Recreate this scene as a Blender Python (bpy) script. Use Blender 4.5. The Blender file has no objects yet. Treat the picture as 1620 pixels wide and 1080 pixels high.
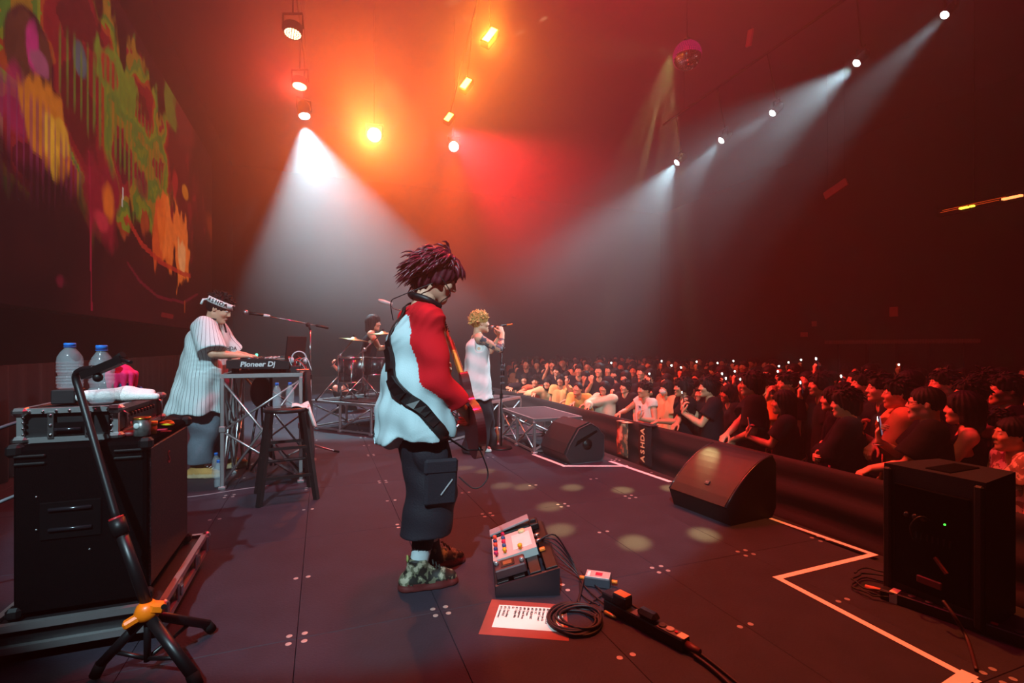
import bpy, math, random
import numpy as np
from mathutils import Vector, Matrix, Euler
SC = bpy.context.scene
COL = SC.collection
random.seed(7)
# ---------------------------------------------------------------- camera
F = 790.0; CX = 810.0; HY = 548.0; CH = 1.22; YAW = math.radians(20.8)
SA, CA = math.sin(YAW), math.cos(YAW)
def W(r, d, z=0.0):
    """right, depth (from the camera position) -> stage axes (X to the audience, Y along the stage)"""
    return Vector((r*CA + d*SA, -r*SA + d*CA, z))
def at(px, py, d):
    return W((px-CX)/F*d, d, CH-(py-HY)/F*d)
def fl(px, py, z=0.0):
    d = F*(CH-z)/(py-HY)
    return W((px-CX)/F*d, d, z)
cam = bpy.data.objects.new('camera', bpy.data.cameras.new('camera')); COL.objects.link(cam)
cam.location = (0, 0, CH); cam.rotation_euler = (math.pi/2, 0, -YAW)
cam.data.sensor_width = 36; cam.data.lens = F/1620*36; cam.data.shift_y = (HY-540)/1620
cam.data.clip_start = 0.05; cam.data.clip_end = 200
SC.camera = cam
# ---------------------------------------------------------------- world, exposure
SC.view_settings.view_transform = 'Standard'; SC.view_settings.look = 'None'
SC.view_settings.exposure = 0.0; SC.view_settings.gamma = 1.0; SC.view_settings.use_curve_mapping = False
wd = bpy.data.worlds.new('world'); SC.world = wd; wd.use_nodes = True
wd.node_tree.nodes['Background'].inputs[0].default_value = (0, 0, 0, 1)
wd.node_tree.nodes['Background'].inputs[1].default_value = 0
SC.cycles.max_bounces = 6; SC.cycles.diffuse_bounces = 2; SC.cycles.glossy_bounces = 2
SC.cycles.transmission_bounces = 6; SC.cycles.transparent_max_bounces = 8; SC.cycles.volume_bounces = 0
SC.cycles.caustics_reflective = False; SC.cycles.caustics_refractive = False
SC.cycles.sample_clamp_indirect = 2.0
SC.cycles.use_denoising = True
# ---------------------------------------------------------------- stage lamps (the rig's own light, housed later, plus added lamps that get no housing)
def lamp(kind, pos, col, power, target=None, size=60, blend=0.2, radius=0.06):
    l = bpy.data.lights.new(kind.lower()+'_lamp', kind); l.color = col; l.energy = power
    l.shadow_soft_size = radius
    o = bpy.data.objects.new(kind.lower()+'_lamp', l); COL.objects.link(o); o.location = pos
    if kind == 'SPOT':
        l.spot_size = math.radians(size); l.spot_blend = blend
        d = Vector(target)-Vector(pos)
        o.rotation_euler = d.to_track_quat('-Z', 'Y').to_euler()
    return o
HAZE = .022; BANK = .07; LED = .6
AMBER = (1, .27, .02); ORANGE = (1, .14, .02); RED = (1, .001, .010); CRIM = (1, .02, .14); COOL = (.58, .88, 1); MAROON = (1, .003, .22)
RIG = 5.5                                   # height of the lighting truss above the stage
def rig(px, py):                            # a lamp seen at this pixel, hung at the truss height
    d = F*(RIG-CH)/(HY-py); return W((px-CX)/F*d, d, RIG)
L_CONE = rig(482, 185); L_MID = rig(592, 213); L_R = [rig(718, 232), rig(710, 185), rig(737, 132), rig(775, 55)]
L_L = [rig(474, 138), rig(463, 55)]
L_FRONT = [rig(1493, 25), rig(1354, 101), rig(1221, 180), rig(1140, 223), rig(1070, 258)]
UP = Vector((0, 0, 1))
def soft(p, col, power, tgt, size=150): return lamp('SPOT', p, col, power, tgt, size, 1.0, .12)
def area(p, col, power, sx, sy, tgt):
    o = lamp('AREA', p, col, power); o.data.shape = 'RECTANGLE'; o.data.size = sx; o.data.size_y = sy
    o.rotation_euler = (Vector(tgt)-Vector(p)).to_track_quat('-Z', 'Y').to_euler(); return o
soft(L_MID-UP*.15, ORANGE, 4200, L_MID-W(.2, 4, -3.2), 86)
lamp('POINT', L_R[3]-UP*.15-W(0, .2, 0), (1, .2, .02), 270, radius=.1)
lamp('POINT', L_R[2]-UP*.15-W(0, .2, 0), (1, .2, .02), 100, radius=.1)
lamp('POINT', L_MID-UP*.12-W(0, .2, 0), ORANGE, 900, radius=.1)
soft(L_R[0]-UP*.15, ORANGE, 600, L_R[0]-W(.3, 4, -3.2), 86)
soft(L_R[3]-UP*.15, AMBER, 3200, L_R[3]-W(0, 4, -3.6), 80)
soft(L_R[2]-UP*.15, AMBER, 700, L_R[2]-W(0, 4, -3.6), 80)
soft(L_L[0]-UP*.15, (1, .07, .05), 300, L_L[0]-W(1, 4, -2.4))
soft(W(1.5, 6.4, 6.6), RED, 6500, W(1.2, 2.4, 8.8))
soft(W(-3.0, 5.2, 6.9), CRIM, 480, W(-3.4, 1.2, 8.0))
lamp('SPOT', L_CONE-UP*.2, (.40, .86, 1), 4300, L_CONE+W(.18, .10, -1), 72, .2, .1)
for i, p in enumerate(L_FRONT):
    lamp('SPOT', p, COOL, (2200, 4200, 2400, 2600, 5000)[i], ((2.8, 7.0, 0), (1.75, 5.7, 1.2), (1.0, 8.2, 1.2), (2.5, 7.2, 0), (2.7, 7.4, 0))[i], (28, 32, 26, 34, 42)[i], .9, .06)
# cool key from above and behind the camera, over the band
lamp('SPOT', W(-.9, -3.2, 6.4), COOL, 4400, W(-1.0, 6.2, 0), 36, .08, .07)
# red wash over the stage edge and the audience, plus an added unseen maroon ceiling panel that fills the haze
lamp('SPOT', (3.0, 5.4, 7.9), (1, .02, .04), 1500, (5.0, 5.2, -.5), 80, .9, .2)
lamp('SPOT', L_R[1]-UP*.25, (1, .02, .03), 3400, (6.5, 4.0, -.6), 58, .6, .07)
lamp('SPOT', W(-.3, 5.0, 8.0), (1, .008, .06), 2200, W(-.2, 5.4, 0), 96, 1.0, .3)  # unseen red fill added above the stage to redden floor and haze
lamp('SPOT', (.9, 8.3, 5.6), (1, .09, .02), 2600, (4.7, 9.3, -.4), 58, .8, .1)  # unseen orange-red lamp added to colour the far end of the crowd
area((4.5, 9, 8.1), MAROON, 230, 12, 18, (4.5, 9, 0))
# orange-red light straight down behind the singer, an added unseen amber lamp to brighten the stage corner tape, thin shafts of haze
lamp('SPOT', L_R[0]-UP*.2, (1, .07, .015), 1700, (L_R[0].x, L_R[0].y-.6, 0), 62, 1.0, .1)
lamp('SPOT', W(1.9, 3.5, 7.2), (1, .20, .03), 2300, (2.3, 1.75, 0), 42, .9, .1)
for a, b, dd, pw in (((468, -60), (600, 250), 8.0, 500), ((505, -60), (640, 260), 8.4, 380), ((570, -60), (690, 260), 8.2, 300), ((430, -60), (520, 170), 7.8, 350)):
    p = at(a[0], a[1], dd); lamp('SPOT', p, AMBER, pw, at(b[0], b[1], dd+1.2), 5, .8, .03)
for b in ((205, 640), (240, 640)):
    p = at(415, 300, 9.0); lamp('SPOT', p, (.9, .85, .7), 260, at(b[0], b[1], 6.0), 2.6, .7, .03)
# beams thrown by the mirror ball: one lamp at the ball, its light split into spots by direction
BALL = at(1087, 88, 8.6)
DOTS = [fl(*q) for q in ((1004, 858), (885, 838), (1113, 845), (870, 801), (905, 771), (985, 775), (768, 745), (795, 768), (735, 740), (1062, 772), (830, 770))]+[at(1120, 748, 3.75)]
for q in ((690, 75), (730, 32), (683, 101), (705, 124), (860, 30), (822, 52), (716, 4), (792, 126), (745, 72), (805, 84)):
    d = F*(8.25-CH)/(HY-q[1]); DOTS.append(W((q[0]-CX)/F*d, d, 8.25))
BLP = BALL+W(-.33, -.1, 0)
bl = lamp('POINT', BLP, (1, .80, .32), 5500, radius=.02); bl.data.use_nodes = True; nt = bl.data.node_tree
tc = nt.nodes.new('ShaderNodeTexCoord'); acc = None
for i, q in enumerate(DOTS):
    d = (q-BLP).normalized(); dp = nt.nodes.new('ShaderNodeVectorMath'); dp.operation = 'DOT_PRODUCT'; dp.inputs[1].default_value = d
    nt.links.new(tc.outputs['Normal'], dp.inputs[0]); mr = nt.nodes.new('ShaderNodeMapRange'); w = math.radians(.62 if i < 12 else .9)
    mr.inputs['From Min'].default_value = math.cos(w*1.25); mr.inputs['From Max'].default_value = math.cos(w*.55); mr.inputs['To Max'].default_value = 1 if i < 12 else 3
    nt.links.new(dp.outputs['Value'], mr.inputs['Value'])
    if acc is None: acc = mr.outputs[0]
    else:
        ad = nt.nodes.new('ShaderNodeMath'); ad.operation = 'ADD'; nt.links.new(acc, ad.inputs[0]); nt.links.new(mr.outputs[0], ad.inputs[1]); acc = ad.outputs[0]
nt.links.new(acc, [n for n in nt.nodes if n.type == 'EMISSION'][0].inputs['Strength'])
# ---------------------------------------------------------------- materials
def lin(h):
    if not isinstance(h, str): return tuple(h)
    c = [int(h[i:i+2], 16)/255 for i in (0, 2, 4)]
    return tuple(x/12.92 if x <= .04045 else ((x+.055)/1.055)**2.4 for x in c)
MATS = {}
def mat(name, col, rough=.6, metal=0.0, var=.18, scale=18, bump=.0, bscale=None, emit=None, es=0.0, trans=0.0, ior=1.45, spec=.5, coat=0.0, alpha=1.0):
    if name in MATS: return MATS[name]
    m = bpy.data.materials.new(name); m.use_nodes = True; MATS[name] = m
    nt = m.node_tree; b = nt.nodes['Principled BSDF']; c = lin(col)
    b.inputs['Roughness'].default_value = rough; b.inputs['Metallic'].default_value = metal
    b.inputs['IOR'].default_value = ior; b.inputs['Specular IOR Level'].default_value = spec
    b.inputs['Transmission Weight'].default_value = trans; b.inputs['Coat Weight'].default_value = coat
    b.inputs['Alpha'].default_value = alpha
    tc = nt.nodes.new('ShaderNodeTexCoord')
    if var > 0:
        n = nt.nodes.new('ShaderNodeTexNoise'); n.inputs['Scale'].default_value = scale; n.inputs['Detail'].default_value = 3
        nt.links.new(tc.outputs['Object'], n.inputs['Vector'])
        r = nt.nodes.new('ShaderNodeMix'); r.data_type = 'RGBA'
        r.inputs[6].default_value = (*[x*(1-var) for x in c], 1); r.inputs[7].default_value = (*[min(1, x*(1+var)) for x in c], 1)
        nt.links.new(n.outputs['Fac'], r.inputs[0]); nt.links.new(r.outputs[2], b.inputs['Base Color'])
    else:
        b.inputs['Base Color'].default_value = (*c, 1)
    if bump > 0:
        n2 = nt.nodes.new('ShaderNodeTexNoise'); n2.inputs['Scale'].default_value = bscale or scale*6
        nt.links.new(tc.outputs['Object'], n2.inputs['Vector'])
        bp = nt.nodes.new('ShaderNodeBump'); bp.inputs['Strength'].default_value = bump; bp.inputs['Distance'].default_value = .01
        nt.links.new(n2.outputs['Fac'], bp.inputs['Height']); nt.links.new(bp.outputs[0], b.inputs['Normal'])
    if emit is not None:
        b.inputs['Emission Color'].default_value = (*lin(emit), 1); b.inputs['Emission Strength'].default_value = es
        m.cycles.emission_sampling = 'NONE'
    return m
def pattern(name, c1, c2, kind, scale=10, rough=.7, width=.5, c3=None):
    """two or three colours in stripes, rings, blotches or a weave"""
    if name in MATS: return MATS[name]
    m = mat(name, c1, rough, var=0); nt = m.node_tree; b = nt.nodes['Principled BSDF']
    tc = [n for n in nt.nodes if n.type == 'TEX_COORD'][0]
    def M(op, a, bb=None):
        n = nt.nodes.new('ShaderNodeMath'); n.operation = op
        for i, x in enumerate((a, bb)):
            if x is None: continue
            if isinstance(x, (int, float)): n.inputs[i].default_value = x
            else: nt.links.new(x, n.inputs[i])
        return n.outputs[0]
    sx = nt.nodes.new('ShaderNodeSeparateXYZ'); nt.links.new(tc.outputs['Object'], sx.inputs[0])
    if kind == 'pin':       # lines running down the cloth, spaced around the body
        a = M('ARCTAN2', sx.outputs[1], sx.outputs[0]); f = M('FRACT', M('MULTIPLY', a, scale)); fac = M('LESS_THAN', f, width)
    elif kind == 'bands':
        f = M('FRACT', M('MULTIPLY', sx.outputs[2], scale)); fac = M('LESS_THAN', f, width)
    elif kind == 'below':
        fac = M('LESS_THAN', sx.outputs[2], scale)
    elif kind == 'blot':
        n = nt.nodes.new('ShaderNodeTexNoise'); n.inputs['Scale'].default_value = scale; n.inputs['Detail'].default_value = 2
        nt.links.new(tc.outputs['Object'], n.inputs['Vector'])
        fac = n.outputs['Fac']
    elif kind == 'mesh':
        v = nt.nodes.new('ShaderNodeTexVoronoi'); v.inputs['Scale'].default_value = scale
        nt.links.new(tc.outputs['Object'], v.inputs['Vector']); fac = M('LESS_THAN', v.outputs['Distance'], width)
    r = nt.nodes.new('ShaderNodeValToRGB'); r.color_ramp.interpolation = 'CONSTANT' if kind == 'blot' else 'LINEAR'
    r.color_ramp.elements[0].color = (*lin(c1), 1); r.color_ramp.elements[1].color = (*lin(c2), 1)
    if kind == 'blot':
        r.color_ramp.elements[1].position = width
        if c3: e = r.color_ramp.elements.new(width+.09); e.color = (*lin(c3), 1)
    nt.links.new(fac, r.inputs[0]); nt.links.new(r.outputs[0], b.inputs['Base Color'])
    return m
# ---------------------------------------------------------------- mesh builder
class MB:
    def __init__(s): s.v = []; s.f = []; s.mi = []; s.sm = []; s.M = None; s.m = 0; s.smooth = False
    def add(s, vs, fs, smooth=None):
        o = len(s.v)
        s.v += [tuple(s.M @ Vector(v)) for v in vs] if s.M is not None else [tuple(v) for v in vs]
        sm = s.smooth if smooth is None else smooth
        for f in fs: s.f.append([i+o for i in f]); s.mi.append(s.m); s.sm.append(sm)
        return s
    def box(s, c, d, bev=.0, rot=None, taper=1.0):
        x, y, z = d[0]/2, d[1]/2, d[2]/2; R = Euler(rot).to_matrix() if rot is not None else None
        b = min(bev, x*.9, y*.9, z*.9)
        if b <= 0:
            vs = [(i*x*(taper if k > 0 else 1), j*y*(taper if k > 0 else 1), k*z) for k in (-1, 1) for j in (-1, 1) for i in (-1, 1)]
            fs = [(0, 2, 3, 1), (4, 5, 7, 6), (0, 1, 5, 4), (2, 6, 7, 3), (0, 4, 6, 2), (1, 3, 7, 5)]
        else:
            vs = []; ix = {}
            for i in (-1, 1):
                for j in (-1, 1):
                    for k in (-1, 1):
                        for a in range(3):
                            p = [i*x, j*y, k*z]; e = [x, y, z]
                            for t in range(3):
                                if t != a: p[t] = (i, j, k)[t]*(e[t]-b)
                            if k > 0: p[0] *= taper; p[1] *= taper
                            ix[(i, j, k, a)] = len(vs); vs.append(p)
            fs = []
            for a in range(3):
                for sg in (-1, 1):
                    o = [t for t in range(3) if t != a]; q = []
                    for (u, w) in ((-1, -1), (1, -1), (1, 1), (-1, 1)):
                        k = [0, 0, 0]; k[a] = sg; k[o[0]] = u; k[o[1]] = w; q.append(ix[(*k, a)])
                    fs.append(q if (sg > 0) == (a != 1) else q[::-1])
            for a in range(3):
                b1, b2 = [t for t in range(3) if t != a]
                for u in (-1, 1):
                    for w in (-1, 1):
                        q = []
                        for (sg, fa) in ((-1, b1), (1, b1), (1, b2), (-1, b2)):
                            k = [0, 0, 0]; k[a] = sg; k[b1] = u; k[b2] = w; q.append(ix[(*k, fa)])
                        fs.append(q if (u*w > 0) != (a == 1) else q[::-1])
            for i in (-1, 1):
                for j in (-1, 1):
                    for k in (-1, 1):
                        q = [ix[(i, j, k, a)] for a in range(3)]; fs.append(q if i*j*k > 0 else q[::-1])
        c = Vector(c)
        vs = [(R @ Vector(p) if R else Vector(p))+c for p in vs]
        return s.add(vs, fs)
    def tube(s, pts, r, n=8, closed=False, cap=True, flat=None):
        pts = [Vector(p) for p in pts]; N = len(pts); rr = r if hasattr(r, '__len__') else [r]*N
        vs = []; up = None
        for i, p in enumerate(pts):
            a = pts[(i-1) % N] if (closed or i > 0) else p; b = pts[(i+1) % N] if (closed or i < N-1) else p
            t = (b-a); t = t.normalized() if t.length > 1e-9 else Vector((0, 0, 1))
            if up is None: up = Vector((0, 0, 1)) if abs(t.z) < .9 else Vector((1, 0, 0))
            u = t.cross(up)
            if u.length < 1e-4: u = t.cross(Vector((1, 0, 0)) if abs(t.x) < .9 else Vector((0, 1, 0)))
            u.normalize(); w = u.cross(t).normalized(); up = w
            for k in range(n):
                g = 2*math.pi*k/n; vs.append(p+(u*math.cos(g)*(flat or 1)+w*math.sin(g))*rr[i])
        fs = []
        for i in range(N if closed else N-1):
            j = (i+1) % N
            for k in range(n): fs.append((i*n+k, i*n+(k+1) % n, j*n+(k+1) % n, j*n+k))
        s.add(vs, fs, True)
        if cap and not closed:
            o = len(s.v)-len(vs)
            s.f.append([o+k for k in range(n)][::-1]); s.f.append([o+(N-1)*n+k for k in range(n)]); s.mi += [s.m]*2; s.sm += [False]*2
        return s
    def ribbon(s, pts, nrm, w, t):
        """flat strap: centre line, outward normals, width, thickness"""
        pts = [Vector(p) for p in pts]; N = len(pts); vs = []
        ww = w if hasattr(w, '__len__') else [w]*N
        for i, p in enumerate(pts):
            d = (pts[min(i+1, N-1)]-pts[max(i-1, 0)]).normalized(); n = Vector(nrm[i]).normalized(); b = d.cross(n).normalized()
            for (u, q) in ((-1, 0), (1, 0), (1, 1), (-1, 1)): vs.append(p+b*u*ww[i]/2+n*q*t)
        fs = [(0, 1, 2, 3), (4*N-1, 4*N-2, 4*N-3, 4*N-4)]
        for i in range(N-1):
            for k in range(4): fs.append((4*i+k, 4*i+4+k, 4*i+4+(k+1) % 4, 4*i+(k+1) % 4))
        return s.add(vs, fs, True)
    def lathe(s, prof, n=20, c=(0, 0, 0), axis=None, smooth=True):
        Q = Vector((0, 0, 1)).rotation_difference(Vector(axis)).to_matrix() if axis is not None else Matrix.Identity(3)
        c = Vector(c); vs = []; N = len(prof)
        for (r, z) in prof:
            for k in range(n): g = 2*math.pi*k/n; vs.append(Q @ Vector((r*math.cos(g), r*math.sin(g), z))+c)
        fs = []
        for i in range(N-1):
            for k in range(n): fs.append((i*n+k, i*n+(k+1) % n, (i+1)*n+(k+1) % n, (i+1)*n+k))
        s.add(vs, fs, smooth); o = len(s.v)-len(vs)
        if prof[0][0] > 1e-5: s.f.append([o+k for k in range(n)][::-1]); s.mi.append(s.m); s.sm.append(False)
        if prof[-1][0] > 1e-5: s.f.append([o+(N-1)*n+k for k in range(n)]); s.mi.append(s.m); s.sm.append(False)
        return s
    def disc(s, c, r, h, n=12, axis=None):
        return s.lathe([(r, 0), (r, h)], n, c, axis, False)
    def ball(s, c, r, n=12, m=8, rot=None):
        rx, ry, rz = r if hasattr(r, '__len__') else (r, r, r); R = Euler(rot).to_matrix() if rot is not None else Matrix.Identity(3)
        c = Vector(c); vs = []
        for i in range(m+1):
            t = math.pi*i/m
            for k in range(n):
                g = 2*math.pi*k/n; vs.append(R @ Vector((rx*math.sin(t)*math.cos(g), ry*math.sin(t)*math.sin(g), -rz*math.cos(t)))+c)
        return s.add(vs, [(i*n+k, i*n+(k+1) % n, (i+1)*n+(k+1) % n, (i+1)*n+k) for i in range(m) for k in range(n)], True)
    def prism(s, poly, lo, hi, axis='z', inset=0.0):
        """polygon (anticlockwise seen from the + end) swept from lo to hi along an axis"""
        def P(a, b, t): return {'z': (a, b, t), 'y': (a, t, b), 'x': (t, a, b)}[axis]
        n = len(poly); vs = [P(a, b, lo) for a, b in poly]+[P(a, b, hi) for a, b in poly]
        fs = [list(range(n))[::-1], [n+i for i in range(n)]]+[(i, (i+1) % n, n+(i+1) % n, n+i) for i in range(n)]
        if axis == 'y': fs = [list(f)[::-1] for f in fs]
        return s.add(vs, fs)
    def bar(s, a, b, w, t=None, n=4):
        """square or round bar from a to b"""
        if n > 4: return s.tube([a, b], w/2, n)
        a, b = Vector(a), Vector(b); d = b-a; t = t or w
        M = Matrix.Translation((a+b)/2) @ d.to_track_quat('Z', 'Y').to_matrix().to_4x4(); K = s.M
        s.M = (K @ M) if K is not None else M; s.box((0, 0, 0), (w, t, d.length), .0); s.M = K; return s
    def build(s, name, mats, parent=None, loc=None):
        me = bpy.data.meshes.new(name)
        me.from_pydata(s.v, [], s.f); me.polygons.foreach_set('use_smooth', s.sm)
        if not hasattr(mats, '__len__'): mats = [mats]
        for m in mats: me.materials.append(m)
        if len(mats) > 1: me.polygons.foreach_set('material_index', s.mi)
        me.update()
        return link(name, me, parent, loc)
def link(name, me, parent=None, loc=None):
    o = bpy.data.objects.new(name, me); COL.objects.link(o)
    if parent is not None: o.parent = parent
    if loc is not None: o.location = loc
    return o
def thing(name, label, cat, loc=(0, 0, 0), rotz=0.0, group=None):
    o = bpy.data.objects.new(name, None); COL.objects.link(o); o.empty_display_size = .1
    o.location = loc; o.rotation_euler = (0, 0, rotz); o['label'] = label; o['category'] = cat
    if group: o['group'] = group
    return o
def tag(o, label, cat, group=None):
    o['label'] = label; o['category'] = cat
    if group: o['group'] = group
    return o
def struct(o): o['kind'] = 'structure'; return o
def stuff(o): o['kind'] = 'stuff'; return o
def dup(root, loc, rotz=None, label=None, group=None):
    r = root.copy(); COL.objects.link(r); r.location = loc
    if rotz is not None: r.rotation_euler = (0, 0, rotz)
    if label: r['label'] = label
    if group: r['group'] = group
    for ch in root.children:
        c = ch.copy(); COL.objects.link(c); c.parent = r
        for g in ch.children:
            d = g.copy(); COL.objects.link(d); d.parent = c
    return r
def arc(c, r, a0, a1, n=10, u=(1, 0, 0), w=(0, 0, 1)):
    c, u, w = Vector(c), Vector(u), Vector(w)
    return [c+u*r*math.cos(math.radians(a0+(a1-a0)*i/n))+w*r*math.sin(math.radians(a0+(a1-a0)*i/n)) for i in range(n+1)]
def spline(pts, k=6):
    P = [Vector(p) for p in pts]; out = []
    for i in range(len(P)-1):
        a, b, c, d = P[max(i-1, 0)], P[i], P[i+1], P[min(i+2, len(P)-1)]
        for j in range(k):
            t = j/k; out.append(.5*((2*b)+(c-a)*t+(2*a-5*b+4*c-d)*t*t+(3*b-a-3*c+d)*t**3))
    return out+[P[-1]]
def lettering(name, txt, mtl, parent, loc, rot, size, depth=.0008, align='CENTER', bold=0.0, sx=1.0, shear=0.0, spacing=1.0):
    cu = bpy.data.curves.new(name, 'FONT'); cu.body = txt; cu.size = size; cu.extrude = depth; cu.align_x = align; cu.align_y = 'CENTER'
    cu.offset = bold; cu.resolution_u = 3; cu.shear = shear; cu.space_character = spacing
    t = bpy.data.objects.new(name, cu); COL.objects.link(t)
    me = bpy.data.meshes.new_from_object(t.evaluated_get(bpy.context.evaluated_depsgraph_get()))
    bpy.data.objects.remove(t); bpy.data.curves.remove(cu)
    me.materials.clear(); me.materials.append(mtl)
    o = link(name, me, parent, loc); o.rotation_euler = rot; o.scale = (sx, 1, 1); return o
# shared materials
BLACK = mat('black_plastic', '0e0d0e', .45, spec=.35); BLACKM = mat('black_matte', '080708', .85, spec=.05); BLACKV = mat('black_carpet_covering', '0a090a', .95, bump=.6, bscale=400, spec=.0)
STEEL = mat('brushed_steel', 'b8b4b4', .32, 1.0, var=.1); ALU = mat('aluminium', 'c9c6c6', .38, .9, var=.1); CHROME = mat('chrome', 'd8d8d8', .12, 1.0, var=0)
DKSTEEL = mat('dark_steel', '3a3638', .4, .8); RUBBER = mat('black_rubber', '0e0d0d', .8, spec=.15); WHITE = mat('white_plastic', 'd9d6d2', .5, var=.05)
# ---------------------------------------------------------------- figures: smooth blended solids turned into one skin
V3 = lambda *a: np.array(a, dtype=np.float32)
def unit(v): v = np.asarray(v, np.float32); return v/max(1e-9, float(np.linalg.norm(v)))
class Solid:
    def __init__(s): s.p = []
    def cone(s, a, b, ra, rb, m=0, k=.02, op='+', clip=()):
        a = np.asarray(a, np.float32); b = np.asarray(b, np.float32)
        s.p.append(('c', a, b, ra, rb, m, k, op, clip, np.minimum(a-ra, b-rb), np.maximum(a+ra, b+rb))); return s
    def ell(s, c, r, R=None, m=0, k=.02, op='+', clip=()):
        c = np.asarray(c, np.float32); r = np.asarray(r if hasattr(r, '__len__') else (r,)*3, np.float32)
        R = np.eye(3, dtype=np.float32) if R is None else np.asarray(R, np.float32)
        e = np.abs(R) @ r
        s.p.append(('e', c, r, R, None, m, k, op, clip, c-e, c+e)); return s
    def mesh(s, vox, disp=None, cut=()):
        lo = np.min([p[9] for p in s.p if p[7] == '+'], 0)-3*vox; hi = np.max([p[10] for p in s.p if p[7] == '+'], 0)+3*vox
        n = np.ceil((hi-lo)/vox).astype(int)+1
        ax = [(lo[i]+vox*np.arange(n[i])).astype(np.float32) for i in range(3)]
        D = np.full(n, 1.0, np.float32); best = np.full(n, 9.0, np.float32); MI = np.zeros(n, np.int8)
        for (kd, a, b, ra, rb, m, k, op, clip, l, h) in s.p:
            mg = k+3*vox
            i0 = np.maximum(0, np.floor((l-mg-lo)/vox).astype(int)); i1 = np.minimum(n, np.ceil((h+mg-lo)/vox).astype(int)+1)
            if np.any(i1 <= i0): continue
            sl = tuple(slice(i0[i], i1[i]) for i in range(3))
            x = ax[0][sl[0]][:, None, None]; y = ax[1][sl[1]][None, :, None]; z = ax[2][sl[2]][None, None, :]
            if kd == 'c':
                ba = b-a; L2 = float(ba @ ba)+1e-12
                px, py, pz = x-a[0], y-a[1], z-a[2]
                dt = px*ba[0]+py*ba[1]+pz*ba[2]; t = np.clip(dt/L2, 0, 1)
                d = np.sqrt(np.maximum(px*px+py*py+pz*pz-2*t*dt+t*t*L2, 0))-(ra+(rb-ra)*t)
            else:
                R = ra; px, py, pz = x-a[0], y-a[1], z-a[2]
                q = [(px*R[0, i]+py*R[1, i]+pz*R[2, i])/b[i] for i in range(3)]
                k0 = np.sqrt(q[0]**2+q[1]**2+q[2]**2); k1 = np.sqrt((q[0]/b[0])**2+(q[1]/b[1])**2+(q[2]/b[2])**2)
                d = k0*(k0-1)/np.maximum(k1, 1e-6)
            for (cp, cd) in clip:
                d = np.maximum(d, (x-cp[0])*cd[0]+(y-cp[1])*cd[1]+(z-cp[2])*cd[2])
            Dv = D[sl]
            if op == '+':
                hh = np.clip(.5+.5*(Dv-d)/max(k, 1e-5), 0, 1); D[sl] = Dv*(1-hh)+d*hh-k*hh*(1-hh)
                bv = best[sl]; w = d < bv; bv[w] = d[w]; mv = MI[sl]; mv[w] = m
            else:
                d = -d; hh = np.clip(.5-.5*(Dv-d)/max(k, 1e-5), 0, 1); D[sl] = Dv*(1-hh)+d*hh+k*hh*(1-hh)
        if disp is not None:
            I = np.argwhere(np.abs(D) < .035)
            P = lo+I*vox; D[I[:, 0], I[:, 1], I[:, 2]] += disp(P.astype(np.float32))
        for (cp, cd) in cut:
            D = np.maximum(D, (ax[0]-cp[0])[:, None, None]*cd[0]+(ax[1]-cp[1])[None, :, None]*cd[1]+(ax[2]-cp[2])[None, None, :]*cd[2])
        return nets(D, MI, lo, vox)
def nets(D, MI, lo, vox):
    S = D < 0; n = np.array(S.shape)
    c = S[:-1, :-1, :-1].astype(np.int8)
    for (i, j, k) in [(1,0,0),(0,1,0),(0,0,1),(1,1,0),(1,0,1),(0,1,1),(1,1,1)]:
        c = c+S[i:n[0]-1+i, j:n[1]-1+j, k:n[2]-1+k]
    act = (c > 0) & (c < 8); I = np.argwhere(act); N = len(I)
    if N == 0: return np.zeros((0, 3)), np.zeros((0, 4), int), np.zeros(0, int)
    idx = np.full(act.shape, -1, np.int32); idx[act] = np.arange(N)
    cor = np.array([(i, j, k) for i in (0, 1) for j in (0, 1) for k in (0, 1)])
    val = np.stack([D[I[:, 0]+o[0], I[:, 1]+o[1], I[:, 2]+o[2]] for o in cor], 1)
    acc = np.zeros((N, 3), np.float32); cnt = np.zeros(N, np.float32)
    for a in range(8):
        for b in range(a+1, 8):
            if np.abs(cor[a]-cor[b]).sum() != 1: continue
            va, vb = val[:, a], val[:, b]; w = (va < 0) != (vb < 0)
            t = np.where(w, va/np.where(w, va-vb, 1), 0)
            acc += np.where(w[:, None], cor[a]+(cor[b]-cor[a])*t[:, None], 0); cnt += w
    V = lo+(I+acc/cnt[:, None])*vox
    m = MI[I[:, 0], I[:, 1], I[:, 2]].astype(int)
    Q = []
    for a in range(3):
        sl0 = [slice(None)]*3; sl1 = [slice(None)]*3; sl0[a] = slice(0, -1); sl1[a] = slice(1, None)
        A, B = S[tuple(sl0)], S[tuple(sl1)]; E = np.argwhere(A != B)
        u, w = (a+1) % 3, (a+2) % 3
        E = E[(E[:, u] > 0) & (E[:, w] > 0) & (E[:, u] < n[u]-1) & (E[:, w] < n[w]-1)]
        if not len(E): continue
        q = []
        for (du, dw) in ((-1, -1), (0, -1), (0, 0), (-1, 0)):
            o = E.copy(); o[:, u] += du; o[:, w] += dw; q.append(idx[o[:, 0], o[:, 1], o[:, 2]])
        q = np.stack(q, 1); inside = A[E[:, 0], E[:, 1], E[:, 2]]
        q[~inside] = q[~inside][:, ::-1]; Q.append(q)
    Q = np.concatenate(Q); Q = Q[(Q >= 0).all(1)]
    return V, Q, m
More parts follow.
